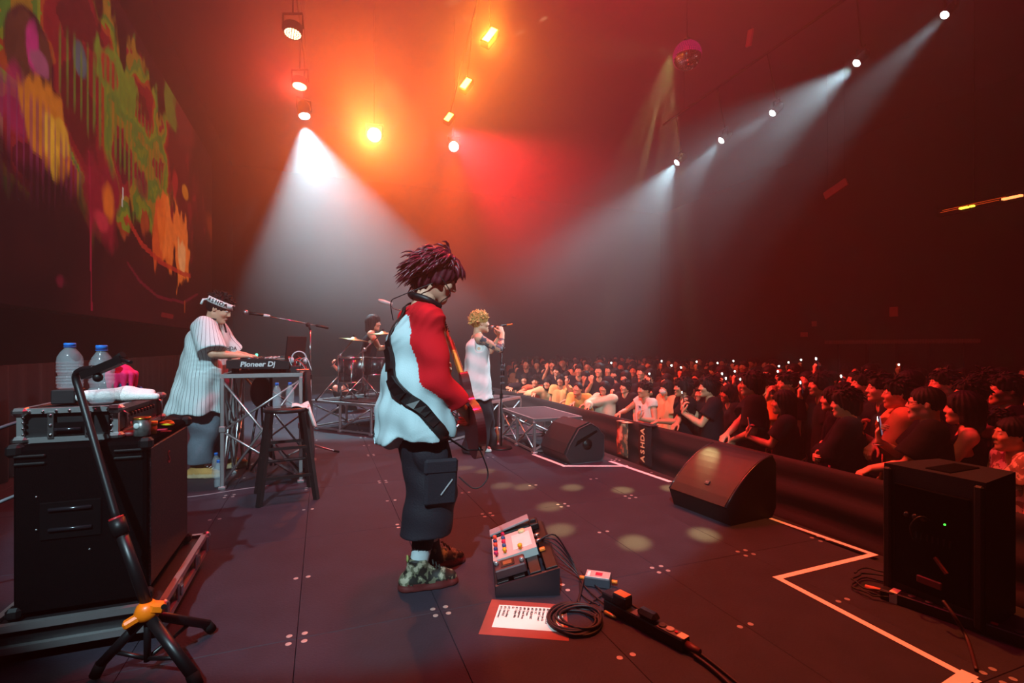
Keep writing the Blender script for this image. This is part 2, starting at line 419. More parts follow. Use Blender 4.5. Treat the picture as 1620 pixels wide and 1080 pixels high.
def smoothv(V, Q, it=1, f=.5):
    for _ in range(it):
        acc = np.zeros_like(V); c = np.zeros(len(V), np.float32)
        for a, b in ((0, 1), (1, 2), (2, 3), (3, 0)):
            np.add.at(acc, Q[:, a], V[Q[:, b]]); np.add.at(acc, Q[:, b], V[Q[:, a]])
            np.add.at(c, Q[:, a], 1); np.add.at(c, Q[:, b], 1)
        V = V*(1-f)+acc/np.maximum(c, 1)[:, None]*f
    return V
def skin_mesh(name, blocks, mats):
    Vs, Qs, Ms = [], [], []; o = 0
    for (V, Q, m) in blocks:
        if len(V) == 0: continue
        Vs.append(V); Qs.append(Q+o); Ms.append(m[Q[:, 0]]); o += len(V)
    V = np.concatenate(Vs).astype(np.float32); Q = np.concatenate(Qs).astype(np.int32); M = np.concatenate(Ms).astype(np.int32)
    me = bpy.data.meshes.new(name); nv, nq = len(V), len(Q)
    me.vertices.add(nv); me.vertices.foreach_set('co', V.ravel())
    me.loops.add(nq*4); me.loops.foreach_set('vertex_index', Q.ravel())
    me.polygons.add(nq); me.polygons.foreach_set('loop_start', np.arange(0, nq*4, 4, dtype=np.int32))
    me.polygons.foreach_set('use_smooth', np.ones(nq, bool))
    for x in mats: me.materials.append(x)
    me.polygons.foreach_set('material_index', np.minimum(M, len(mats)-1)); me.update(calc_edges=True); me.validate()
    return me
def rotm(yaw=0, pitch=0, roll=0):
    """columns = forward, left, up; yaw to the left, pitch down, roll to the right (degrees)"""
    return np.array(Euler((math.radians(roll), math.radians(pitch), math.radians(yaw)), 'XYZ').to_matrix(), np.float32)
def ik(a, c, l1, l2, hint):
    a, c = V3(*a), V3(*c); d = c-a; L = float(np.linalg.norm(d)); m = min(L, (l1+l2)*.998)
    u = d/max(L, 1e-6); c = a+u*m; x = (l1*l1-l2*l2+m*m)/(2*m); h = math.sqrt(max(l1*l1-x*x, 0))
    hv = V3(*hint); hv = unit(hv-u*float(hv @ u)); return a+u*x+hv*h, c
BASE = dict(pel=(0, 0, .93), neck=(-.01, 0, 1.44), head=(.025, 0, 1.575), hy=0, hp=0, hr=0, tw=0, shd=.055, shw=.175,
            wl=(.06, .27, .82), wr=(.06, -.27, .82), el=(-.6, .5, 0), er=(-.6, -.5, 0),
            dl=(.1, 0, -1), dr=(.1, 0, -1), nl=(0, -1, 0), nr=(0, 1, 0), cl=.35, cr=.35,
            al=(-.02, .11, .09), ar=(-.02, -.11, .09), fl=8, fr=-8, kl=(1, .1, 0), kr=(1, -.1, 0))
def solve(pose, H):
    """joints in metres, in the figure's own frame (x ahead, y left, z up)"""
    J = dict(BASE); J.update(pose); s = H/1.72; o = {}
    for k in ('pel', 'neck', 'head', 'wl', 'wr', 'al', 'ar'): o[k] = V3(*J[k])*s
    tw = math.radians(J['tw']); lat = V3(-math.sin(tw), math.cos(tw), 0); up = unit(o['neck']-o['pel'])
    o['lat'] = lat; o['up'] = up; o['fwd'] = unit(np.cross(lat, up)); o['s'] = s
    for S, g in (('l', 1), ('r', -1)):
        o['s'+S] = o['neck']+lat*g*J['shw']*s-up*J['shd']*s
        o['e'+S], o['w'+S] = ik(o['s'+S], o['w'+S], .285*s, .25*s, J['e'+S])
        o['h'+S] = o['pel']+V3(0, g*.088, -.02)*s
        o['k'+S], o['a'+S] = ik(o['h'+S], o['a'+S], .43*s, .402*s, J['k'+S])
        o['d'+S] = unit(J['d'+S]); n = V3(*J['n'+S]); o['n'+S] = unit(n-o['d'+S]*float(n @ o['d'+S])); o['c'+S] = J['c'+S]
        f = math.radians(J['f'+S]); o['f'+S] = V3(math.cos(f), math.sin(f), 0)
    o['R'] = rotm(J['hy'], J['hp'], J['hr']); return o
def hand(o, S, sol, m=0):
    s = o['s']; w, d, n, c = o['w'+S], o['d'+S], o['n'+S], o['c'+S]
    t = np.cross(d, n)*(1 if S == 'r' else -1)
    sol.cone(o['e'+S]*.35+w*.65, w, .034*s, .027*s, m, .01)
    for i, (off, ln, r) in enumerate(((.027, (.043, .026, .021), .0092), (.009, (.047, .029, .022), .0095), (-.009, (.043, .027, .021), .009), (-.026, (.034, .02, .018), .008))):
        k0 = w+(d*(.088-.004*abs(i-1))+t*off)*s
        sol.cone(w+(d*.012+t*off*.55)*s, k0, .015*s, .0115*s, m, .012)
        a = k0; ang = 0
        for j in range(3):
            ang += c*(1.25, 1.5, 1.1)[j]*(1+.06*i); dd = d*math.cos(ang)+n*math.sin(ang)
            b = a+dd*ln[j]*s; sol.cone(a, b, r*(1-.06*j)*s, r*(.94-.08*j)*s, m, .003); a = b
    a = w+(d*.022+t*.02)*s
    for j, ln in enumerate((.042, .034, .027)):
        dd = unit(d*(.62+.16*j)+t*(.78-.3*j-.25*c)+n*(.28+.3*c*j)); b = a+dd*ln*s
        sol.cone(a, b, (.0135-.0016*j)*s, (.0115-.0014*j)*s, m, .007 if j == 0 else .003); a = b
    o['grip'+S] = (w+d*.095*s+n*.03*s, d, n, t)
def head_solid(o, brow=1, lip=2, slim=1.0, nose=1.0, mouth=0.0, ears=True):
    R, c, s = o['R'], o['head'], o['s']; P = lambda x, y, z: c+R @ (V3(x, y, z)*s); h = Solid()
    h.cone(o['neck']-o['up']*.03*s, P(-.03, 0, -.055), .058*s, .053*s, 0, .02)
    h.ell(P(-.012, 0, .028), V3(.098, .077, .092)*s, R, 0, .02)
    h.ell(P(.028, 0, -.03), V3(.066, .062*slim, .078)*s, R, 0, .03)
    h.cone(P(-.012, .05*slim, -.06), P(.062, .014, -.096), .02*s, .018*s, 0, .03); h.cone(P(-.012, -.05*slim, -.06), P(.062, -.014, -.096), .02*s, .018*s, 0, .03)
    h.ell(P(.074, 0, -.097), .021*s, R, 0, .025)
    for g in (1, -1):
        h.ell(P(.100, .033*g, .012), V3(.02, .021, .013)*s, R, 0, .014, '-')
        h.ell(P(.062, .043*g, -.025), V3(.026, .02, .02)*s, R, 0, .02)
    h.cone(P(.088, 0, .018), P(.105*nose, 0, -.022), .0085*s, .0115*s, 0, .012)
    for g in (1, -1):
        h.ell(P(.096, .013*g, -.026), V3(.012, .008, .008)*s, R, 0, .006)
        h.ell(P(.0765, .032*g, .010), V3(.0125, .0135, .0085)*s, R, 3, .002)
        h.ell(P(.0858, .032*g, .010), V3(.0045, .0058, .0062)*s, R, 4, .001)
        h.cone(P(.086, .019*g, .0195), P(.079, .045*g, .016), .0058*s, .005*s, 0, .004)
        h.cone(P(.096, .016*g, .034), P(.083, .050*g, .035), .0040*s, .0026*s, brow, .002)
        if ears:
            h.ell(P(-.012, .078*g, -.002), V3(.019, .010, .032)*s, R @ rotm(-18*g, 0, 0), 0, .006)
            h.ell(P(-.006, .088*g, -.0), V3(.008, .006, .018)*s, R, 0, .004, '-')
    h.cone(P(.094, .018, -.0605), P(.0985, 0, -.058), .0055*s, .0065*s, lip, .004); h.cone(P(.094, -.018, -.0605), P(.0985, 0, -.058), .0055*s, .0065*s, lip, .004)
    h.cone(P(.092, .014, -.069-mouth), P(.092, -.014, -.069-mouth), .0065*s, .0065*s, lip, .004)
    if mouth > 0: h.ell(P(.1, 0, -.065-mouth/2), V3(.012, .015, .004+mouth/2)*s, R, 4, .003, '-')
    return h
def body(o, vb, vh, mats, look, arm_mats=(0, 0)):
    s = o['s']; b = Solid(); lat, up = o['lat'], o['up']
    b.cone(o['neck']-up*.06*s, o['neck']+(o['head']-o['neck'])*.45, .062*s, .052*s, 0, .03)
    for g, S in ((1, 'l'), (-1, 'r')):
        ch = o['neck']-up*.2*s; mm = arm_mats[0 if S == 'l' else 1]
        b.cone(ch+lat*g*.075*s, o['pel']+V3(0, g*.075, 0)*s, .092*s, .088*s, 0, .05)
        b.cone(o['neck']-up*.035*s+lat*g*.04*s, o['s'+S], .05*s, .055*s, 0, .03)
        mid = o['s'+S]*.55+o['e'+S]*.45
        b.cone(o['s'+S], mid, .054*s, .047*s, mm, .02); b.cone(mid, o['e'+S], .047*s, .038*s, mm, .01)
        fm = o['e'+S]*.7+o['w'+S]*.3
        b.cone(o['e'+S], fm, .037*s, .041*s, mm, .01); b.cone(fm, o['w'+S], .041*s, .027*s, mm, .01)
        if look.get('legs', True):
            b.cone(o['h'+S], o['k'+S], .085*s, .055*s, 0, .03); km = o['k'+S]*.7+o['a'+S]*.3
            b.cone(o['k'+S], km, .052*s, .056*s, 0, .02); b.cone(km, o['a'+S], .056*s, .036*s, 0, .02)
            b.cone(o['a'+S]-V3(0, 0, .03)*s, o['a'+S]+o['f'+S]*.13*s-V3(0, 0, .05)*s, .034*s, .025*s, 0, .02)
    bl = [b.mesh(vb)]
    V, Q, m = head_solid(o, slim=look.get('slim', 1), nose=look.get('nose', 1), mouth=look.get('mouth', 0), ears=look.get('ears', True)).mesh(vh); bl.append((V, Q, m))
    for S, i in (('l', 0), ('r', 1)):
        h = Solid(); hand(o, S, h, 0); bl.append(h.mesh(min(vh, .0065)))
    return skin_mesh('body', bl, mats)
def folds(seed, amp, c, z0, z1, n1=7, sw=0.0):
    r = random.Random(seed); ph = [r.uniform(0, 6.28) for _ in range(8)]
    def f(P):
        a = np.arctan2(P[:, 1]-c[1], P[:, 0]-c[0]); t = np.clip((z0-P[:, 2])/max(z0-z1, .01), 0, 1)
        w = np.sin(n1*a+ph[0]+4*P[:, 2]+1.5*np.sin(6*P[:, 2]+ph[1]))+.6*np.sin((n1*2-1)*a+ph[2]-7*P[:, 2])
        q = np.sin(34*P[:, 2]+9*P[:, 0]-11*P[:, 1]+ph[3]+2*np.sin(9*P[:, 1]+ph[4]))
        q2 = np.sin(58*P[:, 2]-31*P[:, 0]+26*P[:, 1]+ph[5]+2.2*np.sin(13*P[:, 0]+8*P[:, 2]+ph[6]))*np.clip(np.sin(7*P[:, 2]+5*P[:, 1]+ph[7]), 0, 1)
        return (amp*w*(.25+t)+.0026*q*(.4+sw)+.0030*(np.abs(q2)-.3)*sw).astype(np.float32)
    return f
def top(o, look, vx):
    """shirt, vest or jacket. look: loose, hem (height), flare, sleeve 0..2, sl (sleeve looseness), raglan"""
    s = o['s']; lo = look.get('loose', .02); b = Solid(); lat, up, nk, fw = o['lat'], o['up'], o['neck'], o['fwd']
    hem = look.get('hem', .80)*s; fl_ = look.get('flare', .01); ch = nk-up*.19*s; pc = o['pel']; belly = look.get('belly', 0)
    t = (ch[2]-hem)/max(ch[2]-pc[2], .1); hc = ch+(pc-ch)*min(t, 1.25); hc = V3(hc[0], hc[1], hem) + fw*look.get('hemx', 0)
    cl = ((V3(0, 0, hem), V3(0, 0, -1)),); back = look.get('back', 0)
    for g in (1, -1):
        b.cone(ch+lat*g*.082*s, hc+lat*g*(.08+fl_)*s, (.098+lo*.6)*s, (.105+lo+fl_)*s, 0, .05, clip=cl)
        b.cone(ch+lat*g*.09*s+up*.03*s, ch+lat*g*.06*s-up*.1*s, (.10+lo*.5)*s, (.1+lo*.6)*s, 0, .04)
    if belly: b.ell(hc*.45+ch*.55+fw*.05*s, V3(.13+belly, .15, .18)*s, None, 0, .06, clip=cl)
    if back: b.cone(ch-fw*.03*s, hc-fw*back*s,   .11*s, .13*s, 0, .12, clip=cl)
    sm = 1 if look.get('raglan') else 0
    sl = look.get('sleeve', .6); so = look.get('sl', lo)
    for g, S in ((1, 'l'), (-1, 'r')):
        sh, el, wr = o['s'+S], o['e'+S], o['w'+S]
        if sl > 0:
            b.cone(nk-up*.03*s+lat*g*.045*s, sh, (.052+lo*.3)*s, (.060+so*.7)*s, sm, .03)
            if sl <= 1:
                e = sh+(el-sh)*sl; d = unit(el-sh)
                b.cone(sh, e+d*.05, (.062+so)*s, (.062+so*1.5)*s, sm, .03, clip=((e, d),))
            else:
                b.cone(sh, el, (.062+so)*s, (.055+so)*s, sm, .03); e = el+(wr-el)*(sl-1); d = unit(wr-el)
                b.cone(el, e+d*.04, (.053+so)*s, (.042+so*.9)*s, sm, .02, clip=((e, d),))
        else:
            b.cone(nk-up*.04*s+lat*g*.055*s, nk-up*.06*s+lat*g*.11*s, .042*s, .045*s, 0, .03)
            ax = sh-up*.05*s
            b.cone(sh+lat*g*.03*s+up*.03*s, ax+lat*g*.03*s-up*.06*s, .062*s, .055*s, 0, .015, '-')
    b.cone(nk-up*.03*s+fw*.03*s, nk+up*.09*s+fw*.05*s, .058*s, .075*s, 0, .008, '-')
    c = hc
    return b.mesh(vx, folds(look.get('seed', 1), look.get('amp', .004), c, ch[2], hem, look.get('nf', 7), look.get('wr', .5)))
def trousers(o, look, vx):
    s = o['s']; b = Solid(); w, k, a = look.get('tw', .105), look.get('tk', .075), look.get('ta', .065); hem = look.get('leg', .07)*s
    clw = ((o['pel']+V3(0, 0, .10)*s, V3(0, 0, 1)), (V3(0, 0, hem), V3(0, 0, -1)))
    for g, S in ((1, 'l'), (-1, 'r')):
        h, kn, an = o['h'+S], o['k'+S], o['a'+S]
        b.cone(o['pel']+V3(0, g*.06, .12)*s, h, .095*s, (w+.012)*s, 0, .05, clip=clw)
        b.cone(h, kn, w*s, k*s, 0, .02, clip=clw); b.cone(kn, an-V3(0, 0, .06)*s, k*s, a*s, 0, .02, clip=clw)
        if look.get('pocket'): b.ell((h+kn)/2+V3(.01, g*w*.9, .0)*s, V3(.085, .035, .10)*s, None, 0, .015)
    r = random.Random(look.get('seed', 1)); p = [r.uniform(0, 6) for _ in range(4)]; am = look.get('pamp', .004)
    def f(P):
        return (am*(np.sin(30*P[:, 2]+12*P[:, 1]*np.sin(5*P[:, 2]+p[1])+14*P[:, 0]+p[0])+.7*np.sin(17*P[:, 2]-25*P[:, 0]+p[2]))).astype(np.float32)
    return b.mesh(vx, f)
def shoe(o, S, mats, parent, vx=.008, hi=.12, big=1.0, name='shoe'):
    s = o['s']; a = o['a'+S]; f = o['f'+S]; b = Solid(); z0 = a[2]-.09*s
    g = V3(0, 0, 1); low = ((V3(0, 0, z0), -g),); A = V3(a[0], a[1], z0)
    heel = A-f*.05*s; ball = A+f*.11*s; toe = A+f*.165*s
    b.cone(heel+g*.04, ball+g*.035, .042*big*s, .046*big*s, 0, .02, clip=low); b.cone(ball+g*.032, toe+g*.03, .046*big*s, .034*big*s, 0, .02, clip=low)
    b.cone(A+g*.04, A+g*hi*s, .043*big*s, .048*big*s, 0, .03, clip=((A+g*hi*s, g),))
    b.cone(A+f*.05*s+g*.05, A+g*.1*s, .035*big*s, .04*big*s, 0, .03, clip=((A+g*hi*s, g),))
    so = ((V3(0, 0, z0), -g), (V3(0, 0, z0+.024), g))
    b.cone(heel+g*.012, ball+g*.012, .046*big*s, .052*big*s, 1, .004, clip=so); b.cone(ball+g*.012, toe+g*.012, .052*big*s, .040*big*s, 1, .004, clip=so)
    me = skin_mesh(name, [b.mesh(vx)], mats); x = link(name, me, parent); return x
def hair_mesh(o, style, vx, seed=0, mats=None):
    R, c, s = o['R'], o['head'], o['s']; P = lambda x, y, z: c+R @ (V3(x, y, z)*s); h = Solid(); r = random.Random(seed)
    th = {'buzz': .006, 'short': .011, 'mop': .018, 'bob': .018, 'long': .018, 'bun': .012, 'tail': .012}.get(style, .016)
    h.ell(P(-.017, 0, .034), V3(.100+th, .079+th, .093+th)*s, R, 0, .02)
    if style in ('bob', 'long', 'mop'):
        zb = {'bob': -.11, 'long': -.27, 'mop': -.045}[style]
        h.cone(P(-.045, 0, .0), P(-.075 if style == 'long' else -.055, 0, zb), .088*s, (.075 if style != 'long' else .06)*s, 0, .03)
        for g in (1, -1):
            h.cone(P(-.012, .062*g, .02), P(-.005, .075*g, zb+.02), .035*s, .028*s, 0, .02)
            if style == 'long': h.cone(P(-.005, .075*g, zb+.03), P(.03, .085*g, zb-.07), .03*s, .016*s, 0, .02)
    if style == 'bun': h.ell(P(-.075, 0, .115), .042*s, R, 0, .012)
    if style == 'tail': h.cone(P(-.115, 0, .03), P(-.13, .0, -.15), .032*s, .018*s, 0, .02)
    ff = {'buzz': .052, 'short': .046, 'mop': .040, 'bob': .038, 'long': .04, 'bun': .06, 'tail': .055}.get(style, .045)
    h.ell(P(.088, 0, ff-.083), V3(.085, .073, .085)*s, R, 0, .012, '-')
    if style in ('short', 'buzz', 'bun', 'tail'):
        h.cone(P(.02, .09, -.06), P(.02, -.09, -.06), .058*s, .058*s, 0, .012, '-'); h.ell(P(-.02, 0, -.115), V3(.14, .12, .06)*s, R, 0, .01, '-')
    if style not in ('bun', 'tail', 'buzz'):
        for i in range(9):                                  # fringe locks
            y = -.062+.0155*i+r.uniform(-.004, .004); z = .044+r.uniform(-.012, .012)-(.012 if style in ('mop', 'bob') else 0)
            h.cone(P(.065-abs(y)*.35, y, .085), P(.098-abs(y)*.55, y+r.uniform(-.012, .012), z), .018*s, .006*s, 0, .008)
    ph = [r.uniform(0, 6) for _ in range(4)]
    def f(X):
        q = (X-c) @ R; a = np.arctan2(q[:, 1], q[:, 0])
        return (.0035*np.sin(17*a+ph[0]+9*q[:, 2])+.003*np.sin(80*q[:, 1]+30*q[:, 0]+ph[1])*np.sin(40*q[:, 2]+ph[2])).astype(np.float32)
    return skin_mesh('hair', [h.mesh(vx, f)], [mats])
def skinmats(tone='e0a98a', hair='120c0a', lip=None, extra=()):
    return [mat('skin_'+tone, tone, .5, var=.06, scale=30), mat('hair_'+hair, hair, .65, var=.3, scale=60, spec=.25), mat('lip_'+(lip or 'b06a5c'), lip or 'b06a5c', .45, var=.05),
            mat('eye_white', 'cfc6bf', .25, var=0), mat('dark_iris', '150c08', .15, var=0)]+list(extra)
def cloth(col, rough=.9, var=.12): return mat('cloth_'+col, col, rough, var=var, scale=9, bump=.12, bscale=160, spec=.2)
def figure(label, loc, rotz, H, pose, look, vb=.014, vh=.008, vc=.012, group=None, name='person', arm_mats=(0, 0), extra=()):
    """a person: one continuous body mesh with hair, clothes and shoes as children"""
    t = thing(name, label, 'person', loc, rotz, group); o = solve(pose, H)
    sk = skinmats(look.get('skin', 'd9a080'), look.get('hair', '0f0a09'), extra=extra)
    link('body', body(o, vb, vh, sk, look, arm_mats), t)
    if look.get('style'): link('hair', hair_mesh(o, look['style'], max(vh, .006), look.get('seed', 0), sk[1]), t)
    if look.get('top'):
        link(look.get('topname', 'shirt'), skin_mesh('shirt', [top(o, look, vc)], [x if not isinstance(x, str) else cloth(x) for x in look['top']]), t)
    if look.get('pants'):
        p = look['pants']; link(look.get('pantsname', 'trousers'), skin_mesh('trousers', [trousers(o, look, vc)], [cloth(p) if isinstance(p, str) else p]), t)
    if look.get('shoes'):
        for S in 'lr': shoe(o, S, look['shoes'], t, min(vc, .01), look.get('shoehi', .1), look.get('shoebig', 1.0))
    return t, o
# ---------------------------------------------------------------- the stage, the hall and the screen
HALL = -0.85; EDGE = 3.1; BACKX = -3.25
BLK = mat('black_wall_paint', '0b090a', .95, var=.25, scale=3, bump=.2, bscale=40, spec=0)
DECK = mat('worn_black_stage_paint', '2c2730', .6, var=.35, scale=5, bump=.2, bscale=90, spec=.22)
FASC = mat('stage_fascia', '141113', .85)
floor = MB().box(((EDGE+BACKX)/2, 9, (HALL-.02)/2), (EDGE-BACKX, 26, -HALL-.02)).build('floor', FASC); struct(floor)
pan = MB().box((0, 0, -.011), (.6082, 1.1782, .022), .0016)
pm = None
for i in range(-5, 6):
    for j in range(-4, 13):
        x = -.1+.61*i; y = 2.27+1.18*j
        if x+.6 > EDGE+.02: continue
        if pm is None: pm = pan.build('floor_panel', DECK, floor, (x+.305, y+.59, 0)).data
        else: link('floor_panel', pm, floor, (x+.305, y+.59, 0))
sc = MB(); random.seed(3)
for i in range(-5, 6):
    for j in range(-2, 9):
        for h in (0, 1):
            if random.random() < .12: continue
            x = -.1+.61*i; y = 2.27+1.18*j+.59*h
            for (a, b) in ([(-.03, .03), (.03, .03), (-.03, -.03), (.03, -.03)] if h == 0 else [(-.03, 0), (.03, 0)]):
                if x+a > EDGE-.05: continue
                sc.m = 0; sc.lathe([(.0125, -.001), (.0125, .0012), (.0055, .0016), (.0055, .0008), (0, .0008)], 10, (x+a, y+b, 0), None, False)
stuff(sc.build('panel_screws', mat('zinc_screw_cap', 'b9b0aa', .45, .5), floor))
hall = struct(MB().box((10, 9, HALL-.05), (13.8, 26, .1)).build('floor', mat('hall_floor', '151113', .8)))
struct(MB().box((BACKX-.15, 9, 3.7), (.3, 26, 9.1)).build('wall_back', BLK))
struct(MB().box((6.7, 22.15, 3.7), (20.2, .3, 9.1)).build('wall_left', mat('blackened_far_wall', '030303', .95, var=.25, scale=3, spec=0)))  # far wall blackened beyond the others so light leaves no corner seam
struct(MB().box((6.7, -4.15, 3.7), (20.2, .3, 9.1)).build('wall_right', BLK))
struct(MB().box((16.95, 9, 3.7), (.3, 26, 9.1)).build('wall_front', BLK))
struct(MB().box((6.7, 9, 8.4), (20.2, 26.6, .3)).build('ceiling', mat('black_ceiling_paint', '1e191b', .95, var=.25, scale=3, spec=0)))
# haze that fills the hall
hz = MB().box((6.8, 9, 3.7), (19.9, 25.8, 9.0)).build('haze', bpy.data.materials.new('stage_haze')); stuff(hz)
m = hz.data.materials[0]; m.use_nodes = True; nt = m.node_tree; nt.nodes.remove(nt.nodes['Principled BSDF'])
v = nt.nodes.new('ShaderNodeVolumeScatter'); v.inputs['Density'].default_value = HAZE; v.inputs['Anisotropy'].default_value = .68
nt.links.new(v.outputs[0], nt.nodes['Material Output'].inputs['Volume']); hz['label'] = 'thin theatrical smoke haze filling the dark hall'
# a thicker drift of the haze hanging around the lamps over the rear of the stage
hb_ = MB().ball((0, 0, 0), 1.0, 32, 20).build('haze_drift', bpy.data.materials.new('haze_drift')); stuff(hb_); hb_['label'] = 'thicker drift of smoke haze around the lamps over the rear stage'
hb_.location = W(-1.9, 9.3, 4.3); hb_.scale = (4.5, 4.4, 3.5)
m = hb_.data.materials[0]; m.use_nodes = True; nt = m.node_tree; nt.nodes.remove(nt.nodes['Principled BSDF'])
v = nt.nodes.new('ShaderNodeVolumeScatter'); v.inputs['Anisotropy'].default_value = .6; tc = nt.nodes.new('ShaderNodeTexCoord')
dp = nt.nodes.new('ShaderNodeVectorMath'); dp.operation = 'DOT_PRODUCT'; nt.links.new(tc.outputs['Object'], dp.inputs[0]); nt.links.new(tc.outputs['Object'], dp.inputs[1])
mr = nt.nodes.new('ShaderNodeMapRange'); mr.interpolation_type = 'SMOOTHSTEP'; mr.inputs['From Min'].default_value = 1.0; mr.inputs['From Max'].default_value = .1; mr.inputs['To Max'].default_value = BANK
nt.links.new(dp.outputs['Value'], mr.inputs['Value']); nt.links.new(mr.outputs[0], v.inputs['Density']); nt.links.new(v.outputs[0], nt.nodes['Material Output'].inputs['Volume'])
# white gaffer tape that marks the stage edge
TAPE = mat('white_gaffer_tape', 'f6f0e8', .6, var=.05)
def tape(pts, w=.05, zt=.0015):
    mb = MB(); P = [Vector((p.x, p.y, zt)) for p in pts]
    for k, (a, b) in enumerate(zip(P[:-1], P[1:])):
        a, b = a+UP*.0005*k, b+UP*.0005*k; d = (b-a).normalized(); n = Vector((-d.y, d.x, 0))*w/2; a2, b2 = a-d*w/2, b+d*w/2
        vs = [a2-n, b2-n, b2+n, a2+n]; mb.add([v+Vector((0, 0, -.001)) for v in vs]+vs, [(4, 5, 6, 7), (0, 1, 5, 4), (1, 2, 6, 5), (2, 3, 7, 6), (3, 0, 4, 7), (3, 2, 1, 0)])
    return mb
for pts, lab, w in (([fl(1222, 821), fl(1382, 877), fl(1230, 914), fl(1540, 1076)], 'white tape line zigzagging around the loudspeaker at the stage corner', .034),
                 ([fl(1530, 1069), fl(1450, 1125)], 'short stub of white tape joining the zigzag line at its near end', .05),
                 ([fl(845, 719), fl(893, 737), fl(990, 737)], 'white tape line from the small riser to the middle wedge monitor', .045),
                 ([fl(967, 730), fl(1058, 761)], 'white tape strip between the two wedge monitors', .045)):
    tag(tape(pts, w, .0032 if w == .05 else .0015).build('floor_tape', TAPE), lab, 'tape', 'stage edge marking tape')
# ------------------------------------------------- the LED screen
SX = -2.8
def onscreen(px, py):
    r = (px-CX)/F; d = SX/(r*CA+SA); return d*(-r*SA+CA), CH-(py-HY)/F*d
Y0, Y1, Z0, Z1 = 3.2, 15.5, 1.62, 6.28; NP = 6; st = .03
scr = thing('led_screen', 'huge curved-patterned LED video wall glowing dim red behind the band', 'screen', (SX, Y0, Z0))
def vnoise(x, y, seed):
    xi, yi = np.floor(x).astype(int), np.floor(y).astype(int); fx, fy = x-xi, y-yi
    fx = fx*fx*(3-2*fx); fy = fy*fy*(3-2*fy)
    h = lambda a, b: np.modf(np.abs(np.sin(a*127.1+b*311.7+seed*74.7)*43758.5453))[0]
    return (h(xi, yi)*(1-fx)+h(xi+1, yi)*fx)*(1-fy)+(h(xi, yi+1)*(1-fx)+h(xi+1, yi+1)*fx)*fy
def fbm(x, y, seed, o=4): return sum(vnoise(x*2**i, y*2**i, seed+i)/2**(i+1) for i in range(o))
ny = int((Y1-Y0)/st); nz = int((Z1-Z0)/st)
YY, ZZ = np.meshgrid(Y0+st*(np.arange(ny)+.5), Z0+st*(np.arange(nz)+.5), indexing='ij')
C = np.zeros((ny, nz, 3)); L3 = lambda h: np.array(lin(h))
C[:] = L3('2a090c'); n1 = fbm(YY*.5, ZZ*.7, 1); C += (n1-.4)[..., None]*L3('5a1414')
def mixin(mask, col): 
    global C
    C = C*(1-mask[..., None])+mask[..., None]*L3(col)
def blob(px, py, wpx, hpx, soft=.35, warp=.35, seed=5):
    warp *= 1.35
    y, z = onscreen(px, py); y2, _ = onscreen(px+wpx, py); _, z2 = onscreen(px, py-hpx)
    q = np.sqrt(((YY-y+.5*warp*(fbm(YY*3, ZZ*.9, seed+50)-.5))/(y2-y))**2+((ZZ-z)/(z2-z))**2)+warp*1.6*(fbm(YY*2.2, ZZ*1.3, seed)-.5)*2+warp*1.2*(fbm(YY*8, ZZ*3, seed+9, 3)-.44)
    return np.clip((1-q)/soft+.5, 0, 1)
# swirling colour bands in the upper part
edge = blob(60, 60, 250, 215, .15, .25, 9)
v = fbm(YY*.55+3, ZZ*.75, 21, 5)+.06*np.sin(YY*3)
bands = [(.00, '5c0c14'), (.36, '86121c'), (.43, 'a03a18'), (.47, '7d7a1c'), (.51, '4d6d24'), (.545, '98651a'), (.59, '8e1a20'), (.66, '5f0d1d'), (.75, '3a0c16')]
bc = np.zeros_like(C)
for k, h in bands: bc[v >= k] = L3(h)
C = C*(1-edge[..., None])+edge[..., None]*bc
mixin(blob(45, 85, 36, 70, .1, .06, 3)*.95, '3a0a1c'); mixin(blob(45, 85, 30, 60, .2, .3, 4), '5a2a1e'); mixin(blob(48, 75, 9, 32, .5, .4, 6), 'c22a6e'); mixin(blob(58, 98, 10, 14, .5, .4, 7), 'a04a66')
mixin(blob(18, 160, 26, 55, .4, .4, 8)*.8, 'a01c4a')
mixin(blob(75, 195, 28, 58, .25, .5, 11), 'd0701c'); mixin(blob(72, 200, 14, 44, .3, .5, 12), 'e8a02c'); mixin(blob(95, 215, 12, 22, .3, .4, 13), 'd89028')
mixin(blob(180, 120, 34, 40, .2, .4, 14), '6a7a22'); mixin(blob(172, 118, 14, 20, .3, .4, 15), 'a5301e'); mixin(blob(125, 95, 9, 22, .4, .2, 16), '4a5a62')
mixin(blob(272, 170, 12, 34, .3, .2, 17), '5d6a20'); mixin(blob(290, 200, 14, 38, .4, .3, 18), '6a1c1c')
# fine vertical lines
ys, zs = onscreen(200, 215); stripe = (np.modf(YY*5.5)[0] < .42)*blob(200, 215, 62, 70, .3, .25, 19); mixin(stripe*.75, '5f7022')
stripe = (np.modf(YY*8)[0] < .4)*blob(40, 230, 90, 75, .3, .2, 20); mixin(stripe*.6, '8c2a52')
mixin(blob(60, 330, 90, 75, .5, .3, 22)*.85, '20060c')
mixin(blob(168, 318, 24, 60, .5, .3, 23), '8a0f24'); mixin(blob(171, 320, 8, 26, .6, .2, 24), 'e0641c'); mixin(blob(160, 350, 9, 12, .6, .3, 25), 'c02838')
mixin(blob(250, 370, 7, 44, .3, .6, 26), 'e0501c'); mixin(blob(262, 372, 10, 50, .25, .5, 27), 'f0641e'); mixin(blob(282, 378, 13, 52, .2, .6, 28), 'f8702a'); mixin(blob(286, 405, 4, 16, .5, .8, 29)*.7, 'ffb070')
mixin(blob(274, 288, 4, 26, .4, .5, 31), 'b01c20'); mixin(blob(292, 304, 4, 9, .5, .2, 32), 'd8741e'); mixin(blob(333, 360, 7, 20, .5, .3, 33)*.6, 'a03418')
